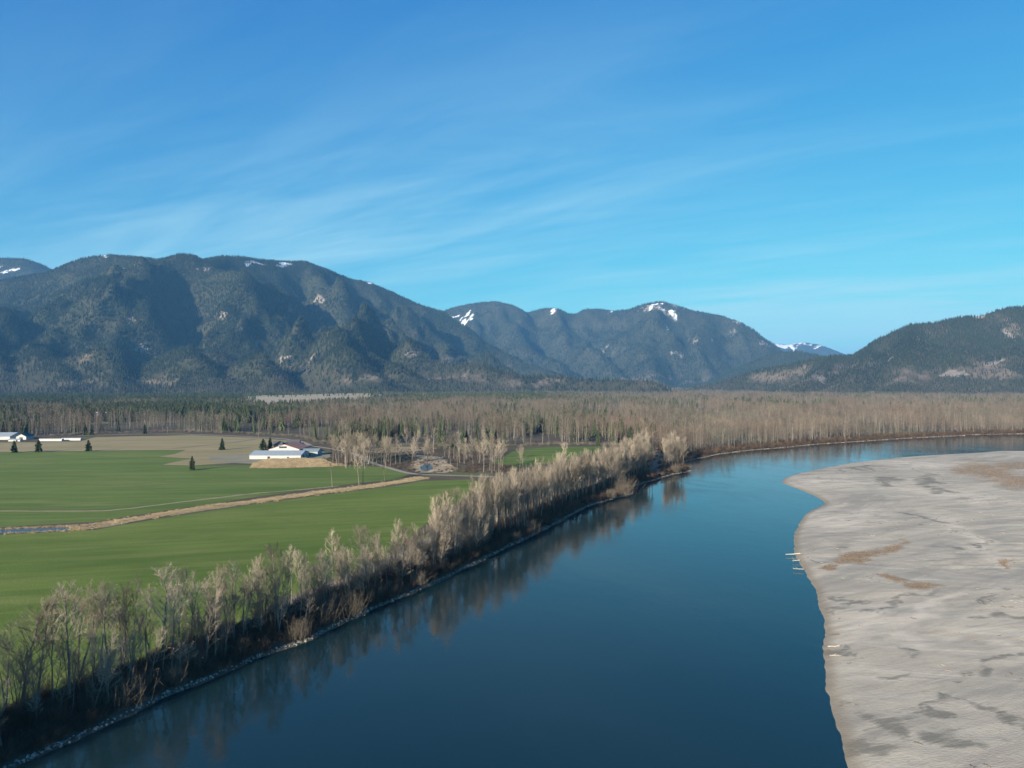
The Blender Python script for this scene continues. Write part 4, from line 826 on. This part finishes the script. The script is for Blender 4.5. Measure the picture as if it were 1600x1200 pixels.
# follow the uneven water line
def land_sd(x, y):
    d = dist_line(x, y, bs[::6]); s = np.where(inside(x, y, LAND), d, -d); return s + (fbm(x * .11, y * .11, 5, 3) - .5) * 3.0 * np.exp(-d / 25)
sdq = land_sd(q[:, 0], q[:, 1]); kk = (sdq > -.4) & (sdq < 1.5) & (r2.uniform(size=len(q)) < .35 + .75 * fbm(q[:, 0] * .09, q[:, 1] * .09, 63, 3)); q, sdq = q[kk], sdq[kk]
scatter('stones', 'line of pale stones along the foot of the bank', np.c_[q, np.maximum(.05, LANDZ * sstep(-1, 11, sdq) ** .9)], ST, r2.integers(0, 5, len(q)), r2.uniform(.2, .7, len(q)) + .5 * (r2.uniform(size=len(q)) < .06), r2, .4)
WD = make_proto('weed_tuft', [tuft(780 + i, .42, 16, m_dryveg, .03, .35) for i in range(3)])
wv = blobs(BROWN, .6); pr = np.where(wv > .12)[0]; wt = wv[pr] ** 1.5; n = 4200; i_ = r2.choice(pr, n, p=wt / wt.sum()); q = sv[i_] + np.c_[r2.normal(0, .7, (n, 2)), np.full(n, -.02)]
scatter('weeds', 'dry brown weeds growing in patches on the sand bar', q, WD, r2.integers(0, 3, n), r2.uniform(.5, 1.3, n), r2, .15)

def stick(seed):
    r = np.random.default_rng(seed); B = MB(); B.tube([[0, 0, .05], [.5, r.normal(0, .06), .08], [1.0, r.normal(0, .1), .06]], [.07, .055, .02], 5)
    for _ in range(3): a_ = r.uniform(.3, .9); B.tube([[a_, 0, .07], [a_ + .2, r.normal(0, .25), .2]], [.03, .01], 4)
    me = B.mesh('stick'); me.materials.append(m_stick); return me
m_stick = two_tone('grey_sticks', (.07, .06, .05), (.34, .30, .25), .2, 1.0)
SK = make_proto('drift_stick', [stick(860 + i) for i in range(4)])
pr = np.where((sv[:, 2] > .35) & (sv[:, 1] > 100) & (sv[:, 1] < 700) & in_view(sv[:, 0], sv[:, 1], 20))[0]; wt = sstep(.45, .75, fbm(sv[pr, 0] * .03, sv[pr, 1] * .06, 91, 4)) ** 2 + .03; n = 520; i_ = r2.choice(pr, n, p=wt / wt.sum())
scatter('driftwood_litter', 'small sticks and flood litter strewn over the sand bar', sv[i_], SK, r2.integers(0, 4, n), r2.uniform(.4, 1.9, n), r2, .06)

# shrubs that stand out on the bank
for i, (px, py, h, lb) in enumerate([(272, 1066, 5.5, 'pale leafless shrub leaning on the dark bank, lower of two'), (152, 1106, 4, 'small tan shrub low on the bank near the lower left corner'), (198, 1096, 8, 'drooping pale willow shrub at the water\'s edge, lower left'), (298, 1045, 7, 'pale drooping shrub under the third gap in the trees'),
        (465, 995, 6, 'tan shrub at the waterline where the stones jut out'), (505, 968, 9, 'spreading pale willow above the stony waterline'), (545, 958, 8, 'fan shaped pale shrub on the bank below the lane'), (652, 912, 5, 'rusty tan shrub at the start of the dense belt'), (828, 832, 7, 'upright pale shrub at the waterline midway along the belt'), (806, 842, 4, 'rounded tan shrub just above the stony shore'),
        (972, 772, 14, 'tall reddish brown willow on the point of the bank'), (955, 777, 6, 'low reddish shrub beside the tall willow on the point'), (1056, 737, 7, 'reddish shrub on the second stony point')]):
    me = bush(800 + i, h, 190, m_shrub, 0.7); b = P(px, py, 1.6); o = link('shrub', me); o.location = b; tag(o, lb, 'shrub', 'pale shrubs on the riverbank')

# lone conifers
for i, (px, py, ytop, wd, lb) in enumerate([(22, 707.5, 688, .30, 'dark conifer at the left edge, first of three on the field line'), (60, 706.5, 686, .31, 'dark conifer second of three on the field line'), (138, 705, 687, .33, 'round conifer third of three on the field line'), (347, 703, 684, .27, 'lone conifer on the stubble left of the barn'), (300, 735, 712, .25, 'lone conifer in the green pasture casting a long shadow'),
        (411, 703.5, 685.5, .40, 'broad dark conifer behind the barn'), (422, 702.5, 683, .26, 'pointed conifer behind the barn'), (708, 699, 683, .33, 'green conifer in the bare woods above the pond'), (133, 680, 662, .22, 'slim conifer at the far wood edge, taller one'), (143, 680, 664, .24, 'slim conifer at the far wood edge, shorter one'), (226, 678, 662, .26, 'conifer among bare trees beyond the stubble'), (926, 710, 702, .3, 'small conifer in the enclosed clearing')]):
    b = P(px, py, LANDZ); h = CAMZ - (ytop - HY) * b[1] / FPX - LANDZ; tm, cm = conifer(900 + i, 1.0 * h, wd, .03); tm.materials.append(m_bark); cm.materials.append(m_needle)
    e = empty('conifer', b, i); tag(e, lb, 'tree', 'lone conifers around the fields'); link('trunk', tm, None, e); link('crown', cm, None, e)

# ------------------------------------------------------------------ farm buildings
def flat(name, c, rough=.7, metal=0.0):
    t = MT(name, rough, .3); t.col(t.mix(t.noise(.35, det=5), tuple(v * .88 for v in c), tuple(min(1, v * 1.06) for v in c))); t.b.inputs['Metallic'].default_value = metal; return t.m
m_white = flat('white_siding', (.43, .425, .40)); m_bluegrey = flat('metal_roof', (.26, .30, .335), .75); m_rust = flat('rust_roof', (.44, .20, .13)); m_darkroof = flat('dark_shingles', (.075, .075, .085)); m_greenroof = flat('green_roof', (.20, .245, .24), .5); m_dark = flat('dark_opening', (.03, .03, .035)); m_glass = flat('window_glass', (.05, .06, .08), .15); m_grey = flat('grey_siding', (.36, .36, .36)); m_wood = flat('brown_siding', (.20, .15, .11))
def barn(name, label, cat, loc, rz, L, W, eave, ridge, mw, mr, openings=(), group=None, over=.5):
    """ridge runs along local x; openings: (wall, centre, width, z0, z1, kind), walls f(-y) b(+y) l(-x) r(+x)"""
    e = empty(name, loc, rz); tag(e, label, cat, group); a, b = L / 2, W / 2; B = MB()
    B.add([(-a, -b, -.2), (a, -b, -.2), (a, b, -.2), (-a, b, -.2), (-a, -b, eave), (a, -b, eave), (a, b, eave), (-a, b, eave), (-a, 0, ridge), (a, 0, ridge)], [[0, 1, 5, 4], [2, 3, 7, 6]], [[3, 0, 4], [3, 4, 8], [3, 8, 7], [1, 2, 6], [1, 6, 9], [1, 9, 5]])
    link('wall', B.mesh('wall'), mw, e)
    for s in (-1, 1):
        R = MB(); sl = (ridge - eave) / b; y1 = s * (b + over); z1 = eave - sl * over; x0, x1 = -a - over, a + over; th = .22
        V = [(x0, 0, ridge + .05), (x1, 0, ridge + .05), (x1, y1, z1 + .05), (x0, y1, z1 + .05)]; V += [(x, y, z + th) for x, y, z in V]; R.add(V, [[0, 1, 2, 3], [4, 7, 6, 5], [0, 4, 5, 1], [1, 5, 6, 2], [2, 6, 7, 3], [3, 7, 4, 0]]); link('roof', R.mesh('roof'), mr, e)
    for (wl, c, wd, z0, z1, kd) in openings:
        O = MB()
        if wl in 'fb': s = -1 if wl == 'f' else 1; O.box((c - wd / 2, min(s * b - .02, s * b + s * .08), z0), (c + wd / 2, max(s * b - .02, s * b + s * .08), z1))
        else: s = -1 if wl == 'l' else 1; O.box((min(s * a, s * a + s * .08), c - wd / 2, z0), (max(s * a, s * a + s * .08), c + wd / 2, z1))
        link(kd, O.mesh(kd), m_glass if kd == 'window' else m_dark, e)
    return e
b0 = P(426, 717.5, LANDZ); yawb = 0.02
barn('barn', 'long low white barn with blue-grey metal roof', 'barn', (b0[0] + 2, b0[1] + 15, LANDZ), yawb, 48, 30, 3.6, 6.6, m_white, m_bluegrey, [('f', -6, 2.4, 0, 2.6, 'door'), ('f', 12, 2, 1.2, 2.2, 'window'), ('r', -6, 4, 0, 3, 'door'), ('r', 5, 2, 1.2, 2.4, 'window')])
barn('barn', 'white gabled barn with rusty red roof rising behind the long barn', 'barn', (b0[0] - 0, b0[1] + 50, LANDZ), yawb + math.pi / 2, 36, 30, 6.2, 11.0, m_white, m_rust, [('l', 1, 7.5, 7.4, 9.2, 'door')])
barn('shed', 'grey-green roofed shed at the right end of the farm', 'shed', (b0[0] + 23, b0[1] + 42, LANDZ), yawb, 20, 18, 3.8, 6.0, m_grey, m_greenroof, [('f', 0, 5, 0, 3, 'door'), ('f', -9, 3, 1, 2.4, 'window')])
for (px, py, L, W, e_, r_, mw, mr, lb) in [(435, 701, 9, 9, 4.5, 8, m_white, m_darkroof, 'small dark roofed white farmhouse left of the rusty barn'), (447, 700, 15, 9, 3.2, 6, m_wood, m_darkroof, 'low brown house with dark roof behind the rusty barn'), (459, 699, 13, 10, 4.2, 8.5, m_grey, m_darkroof, 'grey two storey house right of the farmyard'), (468, 698, 8, 6, 2.8, 4.4, m_white, m_bluegrey, 'little white outbuilding by the farm road')]:
    q = P(px, py, LANDZ); barn('house', lb, 'house', q, .1, L, W, e_, r_, mw, mr, [('f', -L * .25, 1.4, 1.2, 2.5, 'window'), ('f', L * .25, 1.4, 1.2, 2.5, 'window'), ('f', 0, 1.1, 0, 2.1, 'door'), ('r', 0, 1.4, 1.2, 2.5, 'window')], 'farmhouses behind the barn')
q = P(6, 688, LANDZ); barn('barn', 'big pale blue roofed barn at the left edge', 'barn', (q[0] - 22, q[1] + 22, LANDZ), .05, 46, 30, 4.2, 8.2, m_white, m_bluegrey, [('f', 8, 5, 0, 3.8, 'door'), ('r', 0, 6, 0, 4, 'door'), ('f', -10, 5, 0, 3.8, 'door')])
q = P(30, 687, LANDZ); barn('barn', 'dark barn with white gable beside the blue roofed barn', 'barn', (q[0] + 2, q[1] + 8, LANDZ), math.pi / 2 + .1, 18, 12, 4.0, 7.2, m_white, m_darkroof, [('l', 0, 4, 0, 3, 'door')])
q = P(41, 686, LANDZ); barn('shed', 'small white shed right of the dark barn', 'shed', (q[0], q[1] + 4, LANDZ), .1, 9, 6, 2.6, 3.8, m_white, m_bluegrey, [('f', 0, 2.4, 0, 2.2, 'door')])
q = P(24, 689.5, LANDZ); barn('shed', 'low white shed in front of the blue roofed barn', 'shed', (q[0], q[1], LANDZ), .05, 14, 5, 2.2, 3.0, m_white, m_bluegrey, [('f', 3, 2, 0, 2, 'door')])
def tunnel(loc, rz, L, W, H, label):
    """long low plastic-covered tunnel with end frames"""
    e = empty('poly_tunnel', loc, rz); tag(e, label, 'greenhouse', 'white tunnels left of the stubble'); th = np.linspace(0, math.pi, 9); prof = [(math.cos(a) * W / 2, math.sin(a) * H) for a in th]; B = MB(); n = 9; V = [(-L / 2, x, z) for x, z in prof] + [(L / 2, x, z) for x, z in prof]
    B.add(V, [[i, i + 1, n + i + 1, n + i] for i in range(n - 1)], [[0, i + 1, i] for i in range(1, n - 1)] + [[n, n + i, n + i + 1] for i in range(1, n - 1)]); link('cover', B.mesh('cover'), m_white, e)
    for s in (-1, 1): D = MB(); D.box((s * L / 2 - .06, -1, 0), (s * L / 2 + .06, 1, 2)); link('door', D.mesh('door'), m_grey, e)
q = P(80, 689, LANDZ); tunnel(q, .05, 28, 6, 3.0, 'left one of two long white tunnels before the far woods')
q = P(112, 688, LANDZ); tunnel(q, .05, 24, 6, 3.0, 'right one of two long white tunnels before the far woods')
q = P(155, 657, LANDZ); barn('barn', 'pale roofed barn glimpsed in the woods beyond the stubble', 'barn', q, .1, 40, 18, 12, 16, m_white, m_white)
# utility poles beside the road
for i, (px, py) in enumerate([(520, 703), (262, 679), (404, 684)]):
    q = P(px, py, LANDZ); e = empty('utility_pole', q); tag(e, ['wooden utility pole by the road near the farm copse', 'utility pole at the left end of the far road', 'utility pole at the middle of the far road'][i], 'utility pole', 'poles along the road'); B = MB(); B.tube([[0, 0, -.3], [0, 0, 11]], [.17, .11], 6); link('post', B.mesh('post'), m_bark, e); B = MB(); B.box((-1.2, -.07, 9.9), (1.2, .07, 10.1)); link('crossarm', B.mesh('crossarm'), m_bark, e)

# ------------------------------------------------------------------ excavator and cleared logs
m_orange = flat('orange_paint', (.62, .19, .04), .45); m_track = flat('track_rubber', (.035, .033, .03))
q = P(1030, 703, LANDZ); ex_ = empty('excavator', q, .5); tag(ex_, 'orange excavator at the cleared ground by the river', 'excavator')
for s in (-1, 1):
    B = MB(); th = np.linspace(0, 2 * math.pi, 13)[:-1]; B.prism([(np.sign(math.cos(a)) * 1.5 + .5 * math.cos(a), .5 + .5 * math.sin(a)) for a in th], s * 1.25 - .35, s * 1.25 + .35); link('track', B.mesh('track'), m_track, ex_)
B = MB(); B.prism([(-2.4, 1.1), (1.5, 1.1), (1.5, 1.7), (-.4, 2.1), (-2.4, 2.3)], -1.35, 1.35); link('body', B.mesh('body'), m_orange, ex_)
B = MB(); B.prism([(0.0, 1.75), (1.5, 1.75), (1.35, 3.0), (.2, 3.1)], .35, 1.3); cb = link('cab', B.mesh('cab'), m_orange, ex_); B = MB(); B.prism([(.25, 2.2), (1.3, 2.2), (1.2, 2.85), (.32, 2.9)], .3, 1.36); link('window', B.mesh('window'), m_glass, cb)
B = MB(); B.tube([[1.2, -.2, 1.9], [3.0, -.2, 4.6], [5.6, -.2, 4.9]], [.34, .36, .22], 4); link('boom', B.mesh('boom'), m_orange, ex_)
B = MB(); B.tube([[5.4, -.2, 5.1], [6.4, -.2, 1.8]], [.26, .18], 4); link('stick', B.mesh('stick'), m_orange, ex_)
B = MB(); B.prism([(6.5, 1.9), (6.9, 1.2), (6.4, .5), (5.7, .6), (5.9, 1.2)], -.8, .4); link('bucket', B.mesh('bucket'), m_track, ex_)
m_log = two_tone('driftwood', (.20, .175, .14), (.42, .38, .33), .2, 1.0)
def log(loc, L, r, rz, pitch, label, group, roots=False, m=m_log, seed=0):
    rr = np.random.default_rng(seed); e = empty('log', loc, rz); e.rotation_euler = (0, -pitch, rz); tag(e, label, 'log', group); B = MB(); k = 6; zz = np.linspace(0, 1, k)
    B.tube(np.c_[zz * L, np.cumsum(rr.normal(0, .02 * L / k, k)), rr.normal(0, .03, k) + r * .7], r * (1 - .5 * zz), 7); link('trunk', B.mesh('trunk'), m, e); B = MB()
    for _ in range(7 if roots else 3):
        p = np.array([0, 0, r * .7]) if roots else np.array([rr.uniform(.4, .9) * L, 0, r]); d = unit(np.array([-.5 if roots else .4, rr.normal(0, .8), abs(rr.normal(.3, .5))])); B.tube(np.array([p, p + d * rr.uniform(.6, 1.6)]), [r * .45, r * .12], 4)
    link('roots' if roots else 'branches', B.mesh('roots'), m, e); return e
for i, (px, py, L, r, rz, pt, rt, lb) in enumerate([(1250, 866, 6.5, .3, math.pi + .1, -.02, True, 'largest whitish log jutting from the sand bar into the river'), (1250, 876, 3.5, .22, math.pi + .2, -.02, False, 'short pale log just below the largest log'), (1256, 890, 4.0, .18, math.pi - .3, -.02, False, 'thin pale branch at the sand edge below the two logs'),
        (1364, 802, 6, .22, -.6, 0, True, 'dark snag with a long shadow in the middle of the sand'), (1365, 839, 2.6, .35, .8, .2, True, 'root stump on the sand above the brown weeds'), (1478, 791, 7, .24, -.4, 0, True, 'dark snag on the right part of the sand bar'), (1358, 779, 5, .2, .1, 0, True, 'small driftwood log near the sand cove'), (1448, 731, 5, .35, .2, .1, True, 'dark stump near the far edge of the sand'), (1425, 722, 6, .3, .3, .05, True, 'driftwood log beside the far channel'), (1430, 994, 1.5, .12, .5, 0, False, 'small stick on the pale sand'), (1548, 1148, 1.8, .14, .2, 0, False, 'little white stick low on the sand'),
        (1294, 1011, 3.2, .2, .05, 0, False, 'dark log at the sand edge beside the water'), (1297, 1025, 2.4, .16, .05, 0, False, 'short dark log below it at the sand edge')]):
    log(P(px, py, .75 if py > 780 or px > 1300 else .3), L, r, rz, pt, lb, 'driftwood on the sand bar', rt, seed=i)
r5 = np.random.default_rng(5)
SL = []
B = MB()
for i in range(150):
    a = r5.uniform(1004, 1042); b = r5.uniform(708, 738); q = P(a, b, LANDZ)
    if not inside(np.array([q[0]]), np.array([q[1]]), clearing)[0]: continue
    d = r5.normal(0, 1, 2); d /= np.linalg.norm(d); L = r5.uniform(2, 8); B.tube(np.array([[q[0], q[1], LANDZ + r5.uniform(0, .6)], [q[0] + d[0] * L, q[1] + d[1] * L, LANDZ + r5.uniform(.1, 1.2)]]), [.2, .1], 5)
tag(link('felled_wood_debris', B.mesh('felled_wood_debris'), m_log), 'scattered felled branches on the cleared bank', kind='stuff')
poly_sheet('path', clearing, FZ, plain('bare_earth', (.15, .10, .075), (.25, .18, .13), .15), 'reddish bare earth of the cleared bank', 4, 2, 23)
for i, (px, py) in enumerate([(1012, 727), (1022, 722), (1030, 716), (1018, 733)]):
    log(P(px, py, LANDZ + .2), 9 - i, .32, r5.uniform(0, 3), .05, ['felled pale log lying nearest the belt on cleared earth', 'felled log in the middle of the cleared earth', 'felled log closest to the excavator', 'felled log nearest the water on cleared earth'][i], 'felled logs on cleared ground', False, seed=40 + i)

# ------------------------------------------------------------------ air
B = MB(); B.box((-43000, -400, -4), (43000, 62000, 1480)); hz = link('haze', B.mesh('haze')); tag(hz, 'thin blue valley haze', kind='stuff')
hm = bpy.data.materials.new('haze_air'); hm.use_nodes = True; hn = hm.node_tree; hn.nodes.clear(); pv = hn.nodes.new('ShaderNodeVolumePrincipled'); ho = hn.nodes.new('ShaderNodeOutputMaterial'); hn.links.new(pv.outputs[0], ho.inputs['Volume'])
pv.inputs['Color'].default_value = (.20, .54, 1.0, 1); pv.inputs['Density'].default_value = 3.4e-5; pv.inputs['Anisotropy'].default_value = 0.0; hz.data.materials.append(hm)
print('instances', NINST, 'individual trees', NTREE, 'belt', len(bx))
